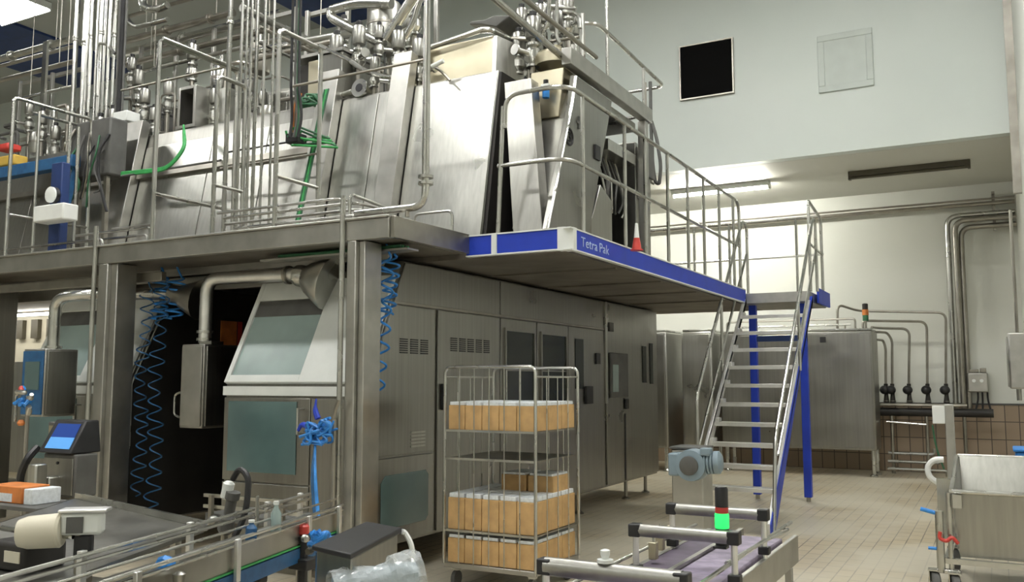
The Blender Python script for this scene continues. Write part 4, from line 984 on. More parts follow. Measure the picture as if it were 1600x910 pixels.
# ---------------------------------------------------------------- blue rag bundle with strand on a stand
c = at(500, 668, Y=5.0)
r = thing('blue_hose_bundle', 'tangle of bright blue plastic hose hung before the near machine with a strand dropping down', 'hose', (c.x, c.y, 0))
for k in range(9):
    q = []
    for j in range(7):
        q.append(c+V(random.uniform(-.15, .13), random.uniform(-.05, .05), random.uniform(-.13, .09)))
    MB().sweep(q, random.uniform(.007, .013), 7, .12).build('loop', 'blue_p', r)
MB().sweep([c+V(-.02, 0, .06), c+V(-.05, 0, .12), c+V(-.04, 0, .2)], [.022, .018, .006], 8, .05).build('tip', 'blue', r)
MB().sweep([c+V(-.1, 0, 0), c+V(-.17, 0, .02), c+V(-.2, 0, -.03)], [.022, .018, .012], 8, .05).build('tip', 'blue', r)
MB().sweep([c+V(-.04, 0, -.1), at(492, 740, Y=4.9), at(496, 800, Y=4.85), at(505, 850, Y=4.8)], [.008, .012, .014, .012], 8, .1).build('strand', 'blue_p', r)
MB().sweep([c+V(-.055, .02, -.1), at(487, 740, Y=4.93), at(490, 800, Y=4.9), at(500, 850, Y=4.85)], .010, 8, .1).build('strand', 'blue_dull', r)
MB().cyl((c.x+.06, c.y+.08, 0), (c.x+.06, c.y+.08, c.z+.05), .016, 8).build('stand', 'pipe_d', r)
MB().lathe([(.14, 0), (.14, .015), (.03, .03)], (c.x+.06, c.y+.08, 0), n=18).build('stand_base', 'pipe_d', r)
# dark guard rod beside the near column
a = at(521, 650, Y=5.5); b = at(516, 840, Y=5.5)
tag(MB().sweep([(a.x+.05, 5.5, a.z+.12), a, (a.x-.02, 5.5, 0)], .013, 8, .1).build('guard_rod', 'pipe_d'), 'thin dark rod standing just left of the near column', 'rod')
a = at(500, 780, Y=5.0)
r = thing('side_conveyor', 'low dark conveyor end behind the blue strand, left of the near column', 'conveyor', (-4.3, 5.2, 0))
MB().box(-5.3, -4.3, 4.95, 5.35, .60, .66).build('bed', 'rubber', r, bev=.008)
for z in (.70, .78): MB().box(-5.3, -4.3, 4.93, 4.95, z, z+.025).build('guide_rail', 'pipe', r)
for x in (-5.2, -4.5):
    MB().box(x-.03, x+.03, 5.1, 5.16, 0, .599).build('leg', 'pipe_d', r)
    MB().box(x-.015, x+.015, 4.90, 4.929, .60, .80).build('rail_bracket', 'pipe_d', r)

# ================================================================ LEFT FOREGROUND CONVEYOR
LO = Vector((-2.98, 1.45, 0)); ld = Vector((-.257, .966, 0)); ln = Vector((.966, .257, 0))
def L(s, o, z): return LO+ld*s+ln*o+Vector((0, 0, z))
def lbox(m, s0, s1, o0, o1, z0, z1): return m.hexa([L(s0, o0, z0), L(s0, o1, z0), L(s1, o1, z0), L(s1, o0, z0)], [L(s0, o0, z1), L(s0, o1, z1), L(s1, o1, z1), L(s1, o0, z1)])
r = thing('guide_rail_conveyor', 'long conveyor with paired shiny guide rails crossing the lower left foreground', 'conveyor', L(1.5, .1, 0).to_tuple())
s0, s1 = -.9, 3.0
lbox(MB(), s0, s1, .03, .17, .80, .825).build('belt', 'panel_d', r)
lbox(MB(), s0, s1, .171, .20, .755, .86).build('side_frame', 'frame', r, bev=.004)
lbox(MB(), s0, s1, -.02, .029, .66, .84).build('side_frame', 'panel_d', r, bev=.004)
for o, z, rr in ((-.01, .955, .010), (-.01, .925, .009), (.21, .895, .010), (.21, .868, .008), (.165, .93, .007)):
    MB().cyl(L(s0, o, z), L(s1, o, z), rr, 8).build('guide_rail', 'pipe', r)
for s in (-.5, .25, 1.0, 1.75, 2.5, 2.9):
    lbox(MB(), s, s+.035, .215, .235, .70, .90).build('rail_bracket', 'alu', r, bev=.003)
    lbox(MB(), s, s+.035, -.045, -.021, .70, .97).build('rail_bracket', 'alu', r, bev=.003)
for s in (-.4, 1.4, 2.9):
    for o in (.0, .13): lbox(MB(), s, s+.05, o, o+.04, 0, .798 if o else .659).build('leg', 'frame', r, bev=.004)
lbox(MB(), s0, s1, .18, .205, .66, .735).build('cable_duct', 'blue_dull', r, 'dull blue cable strip')
lbox(MB(), s0, s1, .19, .205, .742, .750).build('edge_strip', 'green', r, 'thin green edge strip')
# sloping chute tray
r = thing('chute_tray', 'wide dull steel chute tray sloping beside the conveyor at the lower left', 'chute', (-4.2, 3.0, 0))
A0, A1 = V(-5.12, 3.72, .915), V(-3.62, 3.38, .895)
B1, B0 = L(.35, -.06, .84), V(-4.35, 1.9, .80)
th = V(0, 0, -.02)
MB().hexa([A0+th, A1+th, B1+th, B0+th], [A0, A1, B1, B0]).build('tray', 'panel_d', r)
MB().bar(A0+V(0, .012, .01), A1+V(0, .012, .01), .02, .05).build('rim', 'pipe', r)
C0 = V(-5.35, 3.25, .80)
MB().hexa([A0+V(-.01, 0, -.02), V(-5.75, 3.35, .60), V(-4.7, 1.9, .6), B0+V(-.01, 0, -.02)], [A0+V(-.01, 0, 0), V(-5.75, 3.35, .62), V(-4.7, 1.9, .62), B0+V(-.01, 0, 0)]).build('side_flap', 'panel', r)
for p in (V(-4.95, 3.58, 0), V(-3.8, 3.36, 0), V(-4.25, 2.1, 0)):
    MB().box(p.x-.02, p.x+.02, p.y-.02, p.y+.02, 0, .80 if p.y < 3 else .865).build('leg', 'frame', r)
# scanner head with cream lamp cup
c = at(122, 822, Y=2.45)
r = thing('scanner_head', 'pale angular scanner with a small display and a cream cup lamp above the guide rails', 'scanner', (c.x, c.y, .8))
u_ = Vector((.80, .6, 0)).normalized(); w_ = Vector((-u_.y, u_.x, 0))
def sb(m, a0, a1, b0, b1, z0, z1): return m.hexa([c+u_*a0+w_*b0+V(0, 0, z0), c+u_*a1+w_*b0+V(0, 0, z0), c+u_*a1+w_*b1+V(0, 0, z0), c+u_*a0+w_*b1+V(0, 0, z0)], [c+u_*a0+w_*b0+V(0, 0, z1), c+u_*a1+w_*b0+V(0, 0, z1), c+u_*a1+w_*b1+V(0, 0, z1), c+u_*a0+w_*b1+V(0, 0, z1)])
sb(MB(), -.075, .09, 0, .07, -.04, .05).build('body', 'white_metal', r, bev=.015)
sb(MB(), -.045, .02, -.006, -.001, -.03, .035).build('display', 'rubber', r)
sb(MB(), -.08, .11, -.01, .08, .051, .066).build('visor', 'alu', r, bev=.006)
sb(MB(), -.02, .05, .01, .06, -.13, -.041).build('dark_mount', 'black', r, bev=.01)
MB().cyl(c+V(-.02, .02, -.04), Vector((c.x-.02, c.y+.02, .85)), .014, 8).build('post', 'pipe_d', r)
sb(MB(), -.10, .05, -.03, .05, .85-c.z-.03, .85-c.z).build('mount_plate', 'pipe_d', r)
MB().lathe([(.03, -.17), (.055, -.165), (.066, -.13), (.07, -.01), (.062, 0)], c-u_*.085+V(0, .03, -.02), u_+V(0, 0, .05), 22).build('lamp_cup', 'cream', r, 'cream plastic cup')
# dark end drive with pale label at the left edge
c = at(20, 868, Y=2.35)
r = thing('drive_unit', 'dark drive unit with a pale label at the lower left corner', 'drive', (c.x, c.y, 0))
MB().box(c.x-.16, c.x+.07, c.y, c.y+.2, c.z-.07, c.z+.05).build('housing', 'dark', r, bev=.02)
MB().box(c.x-.05, c.x+.05, c.y-.006, c.y-.001, c.z-.03, c.z+.015).build('label_plate', 'cream', r)
MB().sweep([(c.x-.16, c.y+.05, c.z+.09), (c.x+.1, c.y+.05, c.z+.085), (c.x+.24, c.y+.1, c.z+.08)], .012, 8, .05).build('bright_rod', 'pipe', r)
MB().box(c.x-.12, c.x-.04, c.y+.05, c.y+.13, 0, c.z-.069).build('leg', 'pipe_d', r)

# ---------------------------------------------------------------- inkjet printer with lit screen on a stand
c = at(100, 745, Y=4.7)
r = thing('label_printer', 'grey coding printer with a tilted lit blue touchscreen standing left of the far column', 'printer', (c.x, 4.9, 0))
W = .20
k0 = at(68, 712, Y=4.62).x; k1 = at(119, 705, Y=4.62).x
zt = at(100, 710, Y=4.62).z; zb = at(100, 778, Y=4.62).z
MB().box(k0, k1, 4.62, 4.82, zb, zt).build('housing', 'rubber', r, bev=.015)
MB().box(k0+.02, k1-.02, 4.61, 4.619, zb+.02, zt-.03).build('front_door', 'panel_d', r, bev=.004)
zs = at(90, 656, Y=4.75).z
MB().hexa([(k0-.02, 4.58, zt+.005), (k1-.02, 4.58, zt+.005), (k1-.02, 4.86, zt+.005), (k0-.02, 4.86, zt+.005)], [(k0-.04, 4.74, zs), (k1-.06, 4.74, zs), (k1-.06, 4.86, zs), (k0-.04, 4.86, zs)]).build('screen_case', 'black', r, bev=.012)
dn = Vector((0, -(zs-zt), .16)).normalized()
def sc(x, t, o): return Vector((x, 4.58+.16*t, zt+.005+(zs-zt-.005)*t))+dn*o
MB().hexa([sc(k0+.04, .14, .001), sc(k1-.06, .14, .001), sc(k1-.06, .14, .005), sc(k0+.04, .14, .005)], [sc(k0+.03, .88, .001), sc(k1-.09, .88, .001), sc(k1-.09, .88, .005), sc(k0+.03, .88, .005)]).build('touchscreen', 'screen', r, 'lit blue touchscreen')
MB().box(k0-.15, k0-.045, 4.75, 4.85, zs-.14, zs-.02).build('side_panel', 'rubber', r, bev=.01)
MB().box(k0-.13, k0-.06, 4.744, 4.749, zs-.12, zs-.05).build('side_label', 'beige', r)
MB().cyl(((k0+k1)/2, 4.615, zt-.07), ((k0+k1)/2, 4.60, zt-.07), .012, 8).build('lock', 'black', r)
MB().box(k0+.06, k1-.06, 4.66, 4.78, .05, zb-.001).build('stand_column', 'pipe_d', r)
MB().box(k0, k1, 4.6, 5.02, 0, .05).build('stand_base', 'pipe_d', r, bev=.008)
r = thing('small_table', 'dark side table holding orange packs at the extreme lower left', 'table', (-5.95, 4.1, 0))
z = at(30, 790, Y=4.0).z; xa = at(-25, 790, Y=4.0).x; xb = at(68, 790, Y=4.0).x
MB().box(xa, xb, 3.95, 4.35, z-.03, z).build('table_top', 'rubber', r, bev=.005)
for x in (xa+.04, xb-.04):
    for y in (4.0, 4.3): MB().box(x-.015, x+.015, y-.015, y+.015, 0, z-.031).build('leg', 'pipe_d', r)
for (u0, u1, v0, mt, lab, yy) in ((-20, 32, 760, 'orange', 'orange carton pack lying at the extreme lower left', 4.03), (36, 50, 762, 'pack', 'white pack beside the orange carton pack', 4.03)):
    X0 = at(u0, 790, Y=yy).x; X1 = at(u1, 790, Y=yy).x; zz = at(10, v0, Y=yy).z
    r = thing('carton_pack', lab, 'carton', ((X0+X1)/2, yy+.1, z))
    MB().box(X0, X1, yy, yy+.22, z+.001, zz).build('carton', mt, r, bev=.006)
    if mt == 'orange': MB().box(X0+.06, X1-.1, yy-.004, yy-.0005, z+.01, zz-.05).build('label_patch', 'pack', r)
for k in range(2):
    a = at(50, 722+k*22, Y=4.4); tag(MB().box(a.x-.05, a.x+.04, 4.42, 4.5, (z+.0 if k else a.z-.05), a.z+.05).build('white_canister', 'white', bev=.01) if False else MB().box(a.x-.05-.02*k, a.x+.05-.02*k, 4.4+.12*k, 4.5+.12*k, .0, a.z-.02).build('white_canister', 'panel', bev=.012), ['taller pale metal canister beside the printer', 'shorter pale metal canister beside the printer'][k], 'canister')
tag(MB().sweep([at(30, 772, Y=4.6), at(32, 740, Y=4.6), at(44, 715, Y=4.6), at(58, 700, Y=4.7)], .03, 8, .2).build('black_hose', 'black'), 'thick black hose rising behind the orange pack to the printer', 'hose')

# ---------------------------------------------------------------- bits on and around the left conveyor
def onL(s, o, z=.86): return L(s, o, z)
c = at(352, 800, Y=3.75)
r = thing('spray_valve', 'black and pale valve with a looped black hose at the far end of the chute', 'valve', (c.x, c.y, .87))
MB().lathe([(.03, 0), (.045, .02), (.045, .09), (.03, .11), (.03, .19), (.04, .2), (.04, .24)], (c.x, c.y, c.z-.12), (.25, 0, 1), 14).build('body', 'rubber', r)
MB().lathe([(.02, 0), (.032, .01), (.032, .09), (.02, .1)], c+V(.0, 0, .07), (.25, 0, 1), 14).build('bottle', 'white_metal', r)
MB().sweep([c+V(.05, 0, .18), c+V(.10, 0, .25), c+V(.17, 0, .2), c+V(.18, -.02, 0), c+V(.12, -.1, -.2), c+V(.1, -.15, -.45)], .017, 8, .12).build('hose', 'black', r)
MB().cyl(Vector((c.x, c.y, 0)), Vector((c.x, c.y, c.z-.11)), .02, 8).build('stand', 'pipe_d', r)
MB().ball(c+V(-.09, 0, -.06), .035, 10).build('knob', 'pipe', r)
for i, (u, v, mt, lab, h) in enumerate(((378, 832, 'hood_glass', 'small pale green bottle standing on the conveyor edge', .16), (368, 852, 'blue_dull', 'small blue bottle standing on the conveyor edge', .10))):
    s = 2.2-.25*i; b0 = L(s, .19, .8605)
    r = thing('small_bottle', lab, 'bottle', b0.to_tuple())
    MB().lathe([(.026, 0), (.028, .01), (.028, h*.6), (.012, h*.8), (.012, h*.88)], b0, n=14).build('bottle', mt, r)
    MB().lathe([(.015, h*.881), (.015, h)], b0, n=12).build('cap', 'white_metal', r)
b0 = L(2.75, .30, 0)
c = at(474, 830, Y=3.9)
r = thing('sensor_post', 'black sensor post topped by a dull red knob in front of the rails', 'post', (c.x, c.y, 0))
MB().cyl((c.x, c.y, 0.02), (c.x, c.y, c.z-.05), .028, 12).build('post', 'black', r)
MB().lathe([(.09, 0), (.09, .02)], (c.x, c.y, 0), n=16).build('foot_plate', 'black', r)
MB().box(c.x-.05, c.x+.05, c.y-.04, c.y+.04, c.z-.05, c.z-.025).build('bracket', 'black', r, bev=.005)
MB().lathe([(.02, 0), (.032, .012), (.032, .05), (.02, .06)], (c.x, c.y, c.z-.025), n=16).build('knob', 'red', r)
MB().box(c.x-.06, c.x+.07, c.y-.05, c.y+.05, .62, .68).build('clamp', 'black', r, bev=.006)
c = at(400, 860, Y=3.6)
r = thing('sensor_post', 'slim steel rod clamped with black blocks in front of the rails', 'post', (c.x, c.y, 0))
MB().cyl((c.x, c.y, .02), (c.x, c.y, c.z+.28), .010, 8).build('post', 'pipe', r)
MB().lathe([(.07, 0), (.07, .02)], (c.x, c.y, 0), n=16).build('foot_plate', 'black', r)
for z in (.74, .60): MB().box(c.x-.05, c.x+.06, c.y-.03, c.y+.03, z, z+.06).build('clamp', 'black', r, bev=.006)
c = at(265, 884, Y=2.9)
r = thing('shutoff_valve', 'bright blue plastic knob on a pale fitting in front of the conveyor', 'valve', (c.x, c.y, 0))
MB().lathe([(.02, 0), (.04, .01), (.045, .05), (.03, .07)], c, (.3, -1, .2), 8).build('knob', 'blue_p', r)
MB().lathe([(.014, -.07), (.02, -.06), (.02, 0)], c, (.3, -1, .2), 12).build('fitting', 'panel', r)
MB().cyl((c.x, c.y+.02, 0), (c.x, c.y+.02, c.z-.01), .015, 8).build('stem', 'pipe_d', r)
c = at(280, 905, Y=2.75)
tag(MB().lathe([(.012, 0), (.025, .01), (.028, .04), (.012, .05)], c-V(0, 0, .02), (0, 0, 1), 12).build('pump_head', 'panel_d'), 'pale pump head just under the blue knob', 'pump')
c = at(500, 845, Y=3.7)
r = thing('blue_valve', 'bright blue tape-wrapped valve left of the black lid box', 'valve', (c.x, c.y, 0))
for k in range(6):
    q = [c+V(random.uniform(-.07, .08), random.uniform(-.03, .03), random.uniform(-.05, .05)) for _ in range(5)]
    MB().sweep(q, .016, 7, .08).build('wrap', 'blue_p', r)
MB().lathe([(.012, 0), (.02, .01), (.02, .03)], c+V(-.08, 0, 0), (-1, 0, .1), 12).build('nozzle', 'panel', r)
MB().lathe([(.018, 0), (.018, .03)], c+V(-.03, -.03, -.05), (0, -1, 0), 6).build('brass_nut', 'brown', r)
MB().cyl((c.x, c.y, 0), (c.x, c.y, c.z-.03), .02, 8).build('stem', 'blue_dull', r)
# lid box
r = thing('lidded_box', 'steel box with a thin black lid standing before the near column', 'box', (-2.72, 3.55, 0))
ang = .0
l0, l1, l2 = at(487, 852, Z=.93), at(548, 866, Z=.93), at(628, 825, Z=.93)
l3 = l0+(l2-l1)
MB().hexa([p+V(0, 0, -.025) for p in (l0, l1, l2, l3)], [l0, l1, l2, l3]).build('lid', 'black', r, bev=.006)
cc = (l0+l1+l2+l3)/4
q = [cc+(p-cc)*.9 for p in (l0, l1, l2, l3)]
MB().hexa([Vector((p.x, p.y, .45)) for p in q], [Vector((p.x, p.y, .904)) for p in q]).build('body', 'panel_d', r, bev=.008)
for p in q: 
    p = cc+(p-cc)*.9; MB().box(p.x-.02, p.x+.02, p.y-.02, p.y+.02, 0, .449).build('leg', 'pipe_d', r)
hh = cc+(l2-cc)*1.15
MB().sweep([Vector((l2.x, l2.y, .91)), at(640, 846, Y=l2.y+.02)+V(-.03, 0, .04), at(643, 850, Y=l2.y+.02), Vector((at(643, 850, Y=l2.y).x, l2.y+.02, .70))], .014, 8, .03).build('handle', 'white', r, 'white bent handle')
# plastic wrapped motor
r = thing('wrapped_motor', 'grey motor wrapped in crumpled clear plastic at the bottom edge', 'motor', (-2.45, 3.35, 0))
m0 = at(520, 925, Y=3.05); m1 = at(650, 900, Y=3.35)
ax = (m1-m0)
MB().lathe([(.03, 0), (.065, .01), (.07, .06), (.07, ax.length-.10), (.06, ax.length)], m0, ax, 22).build('motor_body', 'motor', r)
m = MB(); n_ = 40; prof = []
rng = random.Random(3)
o_ = ax.normalized(); uu = o_.orthogonal().normalized(); ww = o_.cross(uu)
rows = 22
vs = []; fs = []
for i in range(rows+1):
    t = i/rows; rad = .082+.008*math.sin(t*9)+(.022 if t > .68 else 0)
    for k in range(n_):
        a_ = 2*PI*k/n_; rr = rad*(1+rng.uniform(-.06, .06)); vs.append(m0+ax*(t*1.05-.02)+(uu*math.cos(a_)+ww*math.sin(a_))*rr)
for i in range(rows):
    for k in range(n_): fs.append((i*n_+k, i*n_+(k+1) % n_, (i+1)*n_+(k+1) % n_, (i+1)*n_+k))
m.add(vs, fs)
pm, pn, pl, pb = nt('crumpled_plastic_film')
pb.inputs['Base Color'].default_value = (.75, .80, .82, 1); pb.inputs['Roughness'].default_value = .12; pb.inputs['Alpha'].default_value = .4
pb.inputs['Coat Weight'].default_value = 1.0
bump(pn, pl, pb, noise(pn, pl, coords(pn, pl), 28, 4), .8, .02)
m.build('plastic_wrap', pm, r, 'crumpled clear plastic wrap', smooth=20)
MB().box((m0.x+m1.x)/2-.07, (m0.x+m1.x)/2+.07, (m0.y+m1.y)/2-.06, (m0.y+m1.y)/2+.06, 0, min(m0.z, m1.z)-.05).build('pedestal', 'pipe_d', r, bev=.01)

# ================================================================ CAGED CART WITH CARTONS
CX0, CX1, CY0, CY1 = -4.0, -3.17, 6.25, 7.05
def cz(v): return at(836, v, Y=CY0).z
ZTOP = cz(573)
R_ = thing('roll_cage', 'tall wire roll cage on castors filled with kraft trays, beside the machine', 'cart', (-3.58, 6.65, 0))
MB().box(CX0, CX1, CY0, CY1, .155, .195).build('base', 'frame', R_, bev=.006)
for x in (CX0+.07, CX1-.07):
    for y in (CY0+.08, CY1-.08):
        w_ = MB().cyl((x-.016, y, .062), (x+.016, y, .062), .062, 18).build('castor_wheel', 'rubber', R_)
        MB().box(x-.028, x+.028, y-.02, y+.03, .125, .154).build('castor_bracket', 'pipe', w_)
def hoop(pts, r=.013): return MB().sweep(pts, r, 8, .06).build('hoop', 'pipe', R_)
hoop([(CX0, CY0, .19), (CX0, CY0, ZTOP), (CX1, CY0, ZTOP), (CX1, CY0, .19)])
hoop([(CX0, CY1, .19), (CX0, CY1, ZTOP), (CX1, CY1, ZTOP), (CX1, CY1, .19)])
for x in (CX0, CX1): MB().cyl((x, CY0, ZTOP-.08), (x, CY1, ZTOP-.08), .009, 6).build('side_rail', 'pipe', R_)
for j in range(1, 6):
    x = CX0+(CX1-CX0)*j/6
    MB().cyl((x, CY0, .19), (x, CY0, ZTOP), .005, 6).build('wire', 'pipe', R_)
    MB().cyl((x, CY1, .19), (x, CY1, ZTOP), .005, 6).build('wire', 'pipe', R_)
for j in range(1, 4):
    y = CY0+(CY1-CY0)*j/4
    for x in (CX0, CX1): MB().cyl((x, y, .19), (x, y, ZTOP-.08), .005, 6).build('wire', 'pipe', R_)
shelves = [cz(842)-.002, cz(722), cz(674)]
zC0 = .196; 
for z in (cz(840), cz(722), cz(676)):
    MB().box(CX0+.012, CX1-.012, CY0+.012, CY1-.012, z-.012, z).build('shelf', 'pipe_d', R_)
    m = MB().box(CX0-.006, CX1+.006, CY0-.008, CY0-.002, z-.014, z+.004); m.build('shelf_edge', 'pipe', R_)
proto = None
def carton(x0, x1, y0, y1, z, h, hw, lab, grp):
    global proto
    c = ((x0+x1)/2, (y0+y1)/2, z)
    if proto is None:
        proto = (thing('carton_tray', lab, 'carton', c, grp), x1-x0, y1-y0, h)
        r = proto[0]
        MB().box(x0+.003, x1-.003, y0+.003, y1-.003, z+.001, z+h).build('kraft_tray', 'kraft', r, bev=.003)
        n = 3; 
        for k in range(n):
            yy0 = y0+.008+(y1-y0-.016)*k/n; yy1 = yy0+(y1-y0-.016)/n-.004
            MB().hexa([(x0+.01, yy0, z+h+.001), (x1-.01, yy0, z+h+.001), (x1-.01, yy1, z+h+.001), (x0+.01, yy1, z+h+.001)], [(x0+.012, yy0, z+h+.028), (x1-.012, yy0, z+h+.028), (x1-.012, yy1, z+h+.028), (x0+.012, yy1, z+h+.028)]).build('milk_carton', 'pack', r, 'white carton tops', bev=.003)
        return r
    r = dup(proto[0], c, lab, grp); r.scale = ((x1-x0)/proto[1], (y1-y0)/proto[2], h/proto[3]); return r
def layer(z, h, lab, grp, nx=5, ny=3, skip=()):
    dx = (CX1-CX0-.04)/nx; dy = (CY1-CY0-.04)/ny
    for i in range(nx):
        for j in range(ny):
            if (i, j) in skip: continue
            carton(CX0+.02+dx*i, CX0+.02+dx*(i+1), CY0+.02+dy*j, CY0+.02+dy*(j+1), z+random.uniform(.0005, .002), h, .03, lab, grp)
layer(.196, cz(846)-.196-.04, 'kraft tray of white cartons in the bottom layer of the roll cage', 'bottom layer of kraft trays')
layer(cz(840), cz(788)-cz(840), 'kraft tray of white cartons in the middle layer of the roll cage', 'middle layer of kraft trays')
layer(cz(676), cz(636)-cz(676), 'kraft tray of white cartons on the top shelf of the roll cage', 'top layer of kraft trays')
for i in range(2):
    carton(CX0+.3+.25*i, CX0+.54+.25*i, CY0+.4, CY0+.72, cz(722)+.001 if False else cz(788)+.03, cz(760)-cz(788), .03, ['left one of two kraft trays set on the middle layer in the cage', 'right one of two kraft trays set on the middle layer in the cage'][i], None)
# ================================================================ RIGHT FOREGROUND CONVEYOR
r = thing('twin_belt_conveyor', 'conveyor with two dull purple belts under square tube frames, bottom centre right', 'conveyor', (-1.33, 4.2, 0))
MB().box(-1.60, -1.42, 2.4, 5.55, .70, .745).build('belt', 'purple', r, 'dark purple narrow belt', bev=.01)
MB().box(-1.385, -1.13, 2.4, 5.35, .70, .75).build('belt', 'purple_l', r, 'pale purple wide belt', bev=.01)
MB().box(-1.415, -1.39, 2.4, 5.5, .66, .765).build('divider', 'panel_d', r)
for x in (-1.64, -1.12): MB().box(x, x+.028, 2.4, 5.6, .58, .735).build('side_frame', 'frame', r, bev=.004)
MB().cyl((-1.10, 2.6, .83), (-1.10, 5.45, .83), .010, 8).build('guide_rail', 'pipe', r)
MB().cyl((-1.62, 2.6, .80), (-1.62, 5.3, .80), .009, 8).build('guide_rail', 'pipe', r)
for x in (-1.61, -1.11):
    for y in (2.8, 4.0, 5.4): MB().box(x-.02, x+.02, y-.02, y+.02, 0, .579).build('leg', 'frame', r, bev=.004)
def portal(y, x0, x1, z, lab, rr=.024, zl=.60):
    o = MB().cyl((x0, y, z), (x1, y, z), rr, 14).build('cross_bar', 'panel_d', r)
    for x in (x0, x1):
        MB().box(x-.028, x+.028, y-.03, y+.03, z-.03, z+.03).build('corner_block', 'black', o, bev=.006)
        MB().cyl((x, y, zl), (x, y, z-.031), .015, 10).build('upright', 'alu', o)
        MB().box(x-.028, x+.028, y-.026, y+.026, z-.2, z-.16).build('clamp', 'black', o, bev=.005)
portal(4.10, at(993, 823, Y=4.1).x, at(1147, 845, Y=4.1).x, .945, '', .03)
portal(4.80, at(1050, 797, Y=4.8).x, at(1193, 812, Y=4.8).x, .955, '', .03)
portal(3.15, at(853, 885, Y=3.15).x, at(1066, 905, Y=3.15).x, .945, '', .035)
for i, (y, x) in enumerate(((4.35, -1.55), (4.6, -1.60), (4.9, -1.64))):
    b_ = MB().box(x-.02, x+.02, y-.02, y+.02, .766, .85).build('sensor', 'beige', r, 'small beige sensor', bev=.004)
    MB().cyl((x, y, .851), (x, y, .90), .006, 6).build('sensor_pin', 'pipe', b_)
MB().sweep([(-1.12, 5.35, .80), (-1.02, 5.0, .86), (-1.06, 4.5, .86), (-1.12, 4.1, .83)], .008, 6, .1).build('curved_rail', 'pipe', r)
tag(MB().lathe([(.03, 0), (.03, .012), (.012, .014), (.018, .03), (.018, .045), (.006, .05)], (-1.31, 3.15, .98), n=14).build('sensor_eye', 'white_metal'), 'tiny pale knob on the nearest cross bar', 'knob')
# stack light
p = Vector((-1.155, 4.18, .925))
S_ = thing('stack_light', 'small signal tower glowing green under black and red on the conveyor frame', 'signal light', p.to_tuple())
MB().cyl(p+V(0, 0, -.04), p+V(0, 0, .045), .031, 18).build('base', 'black', S_)
MB().lathe([(.031, .046), (.033, .052), (.033, .108), (.031, .114)], p, n=20).build('green_lens', 'green_l', S_, 'glowing green lens')
MB().lathe([(.030, .115), (.030, .142)], p, n=20).build('red_lens', 'red', S_, 'unlit red lens')
MB().lathe([(.030, .143), (.030, .225), (.025, .235)], p, n=20).build('black_top', 'black', S_, 'black upper section')
MB().box(p.x-.03, p.x+.03, p.y-.05, p.y+.0, p.z-.03, p.z-.041+.001).build('bracket', 'black', S_)
# gear motor on its pillar
c = at(1082, 727, Y=7.0); pc = at(1076, 780, Y=7.15)
r = thing('gear_motor', 'blue-grey gear motor bolted to a stainless pillar in front of the stair', 'motor', (pc.x, 7.2, 0))
w2 = .13
MB().box(pc.x-w2, pc.x+w2, 7.12, 7.4, 0, at(1076, 703, Y=7.12).z).build('pillar', 'frame', r, bev=.012)
zt = at(1076, 703, Y=7.12).z
MB().box(pc.x-w2-.01, pc.x+w2+.01, 7.11, 7.41, zt+.001, zt+.02).build('pillar_cap', 'rubber', r, bev=.005)
MB().lathe([(.05, 0), (.12, .01), (.125, .05), (.125, .16), (.10, .19)], V(c.x, 6.92, c.z), (0, 1, 0), 26).build('gear_case', 'motor', r)
MB().lathe([(.0, -.012), (.05, -.01), (.075, 0), (.075, .012)], V(c.x-.005, 6.91, c.z), (0, 1, 0), 22).build('shaft_cover', 'rubber', r)
MB().box(c.x-.19, c.x-.10, 6.96, 7.1, c.z-.09, c.z+.09).build('terminal_box', 'motor', r, bev=.015)
m = MB().lathe([(.07, 0), (.09, .005), (.09, .02), (.075, .025), (.09, .03), (.09, .045), (.075, .05), (.09, .055), (.09, .07), (.075, .075), (.09, .08), (.09, .12), (.06, .14)], V(c.x+.09, 7.02, c.z+.02), (1, .1, .05), 22); m.build('motor_body', 'motor', r)
MB().box(c.x+.08, c.x+.16, 6.93, 7.02, c.z+.08, c.z+.14).build('junction_box', 'motor', r, bev=.01)

# ================================================================ FAR RIGHT: TANKS, PIPES AND VALVES
def tank(x0, x1, y0, y1, z0, z1, name, label, mat='panel_d', seams=()):
    r = thing(name, label, 'cabinet', ((x0+x1)/2, (y0+y1)/2, 0))
    MB().box(x0, x1, y0, y1, z0, z1).build('body', mat, r, bev=.03)
    MB().box(x0+.02, x1-.02, y0+.02, y1-.02, z1+.001, z1+.04).build('top_rim', 'pipe', r, bev=.01)
    e = [x0+.03]+list(seams)+[x1-.03]
    for a, b in zip(e, e[1:]): MB().box(a+.008, b-.008, y0-.02, y0-.001, z0+.05, z1-.05).build('door', mat, r, bev=.006)
    for x in (x0+.07, x1-.07):
        for y in (y0+.1, y1-.1): MB().cyl((x, y, .05), (x, y, z0+.01), .035, 10).lathe([(.07, 0), (.07, .02), (.04, .05)], (x, y, 0), n=14).build('foot', 'pipe', r)
    return r
T1 = tank(-4.55, -1.88, 16.6, 17.3, .45, 2.52, 'equipment_cabinet', 'large dull stainless cabinet on short legs behind the stair')
MB().box(-2.75, -2.65, 16.57, 16.579, 2.32, 2.42).build('dark_latch', 'black', T1)
T2 = tank(-6.9, -5.35, 15.9, 17.0, .42, 2.55, 'equipment_cabinet', 'stainless cabinet left of the stair, next to the machine end', seams=(-6.1,))
T3 = tank(-5.2, -4.62, 16.3, 17.1, .45, 2.56, 'equipment_cabinet', 'narrow shiny stainless cabinet between the two larger ones', 'panel')
def vhead(x, z, y=17.55):
    pass
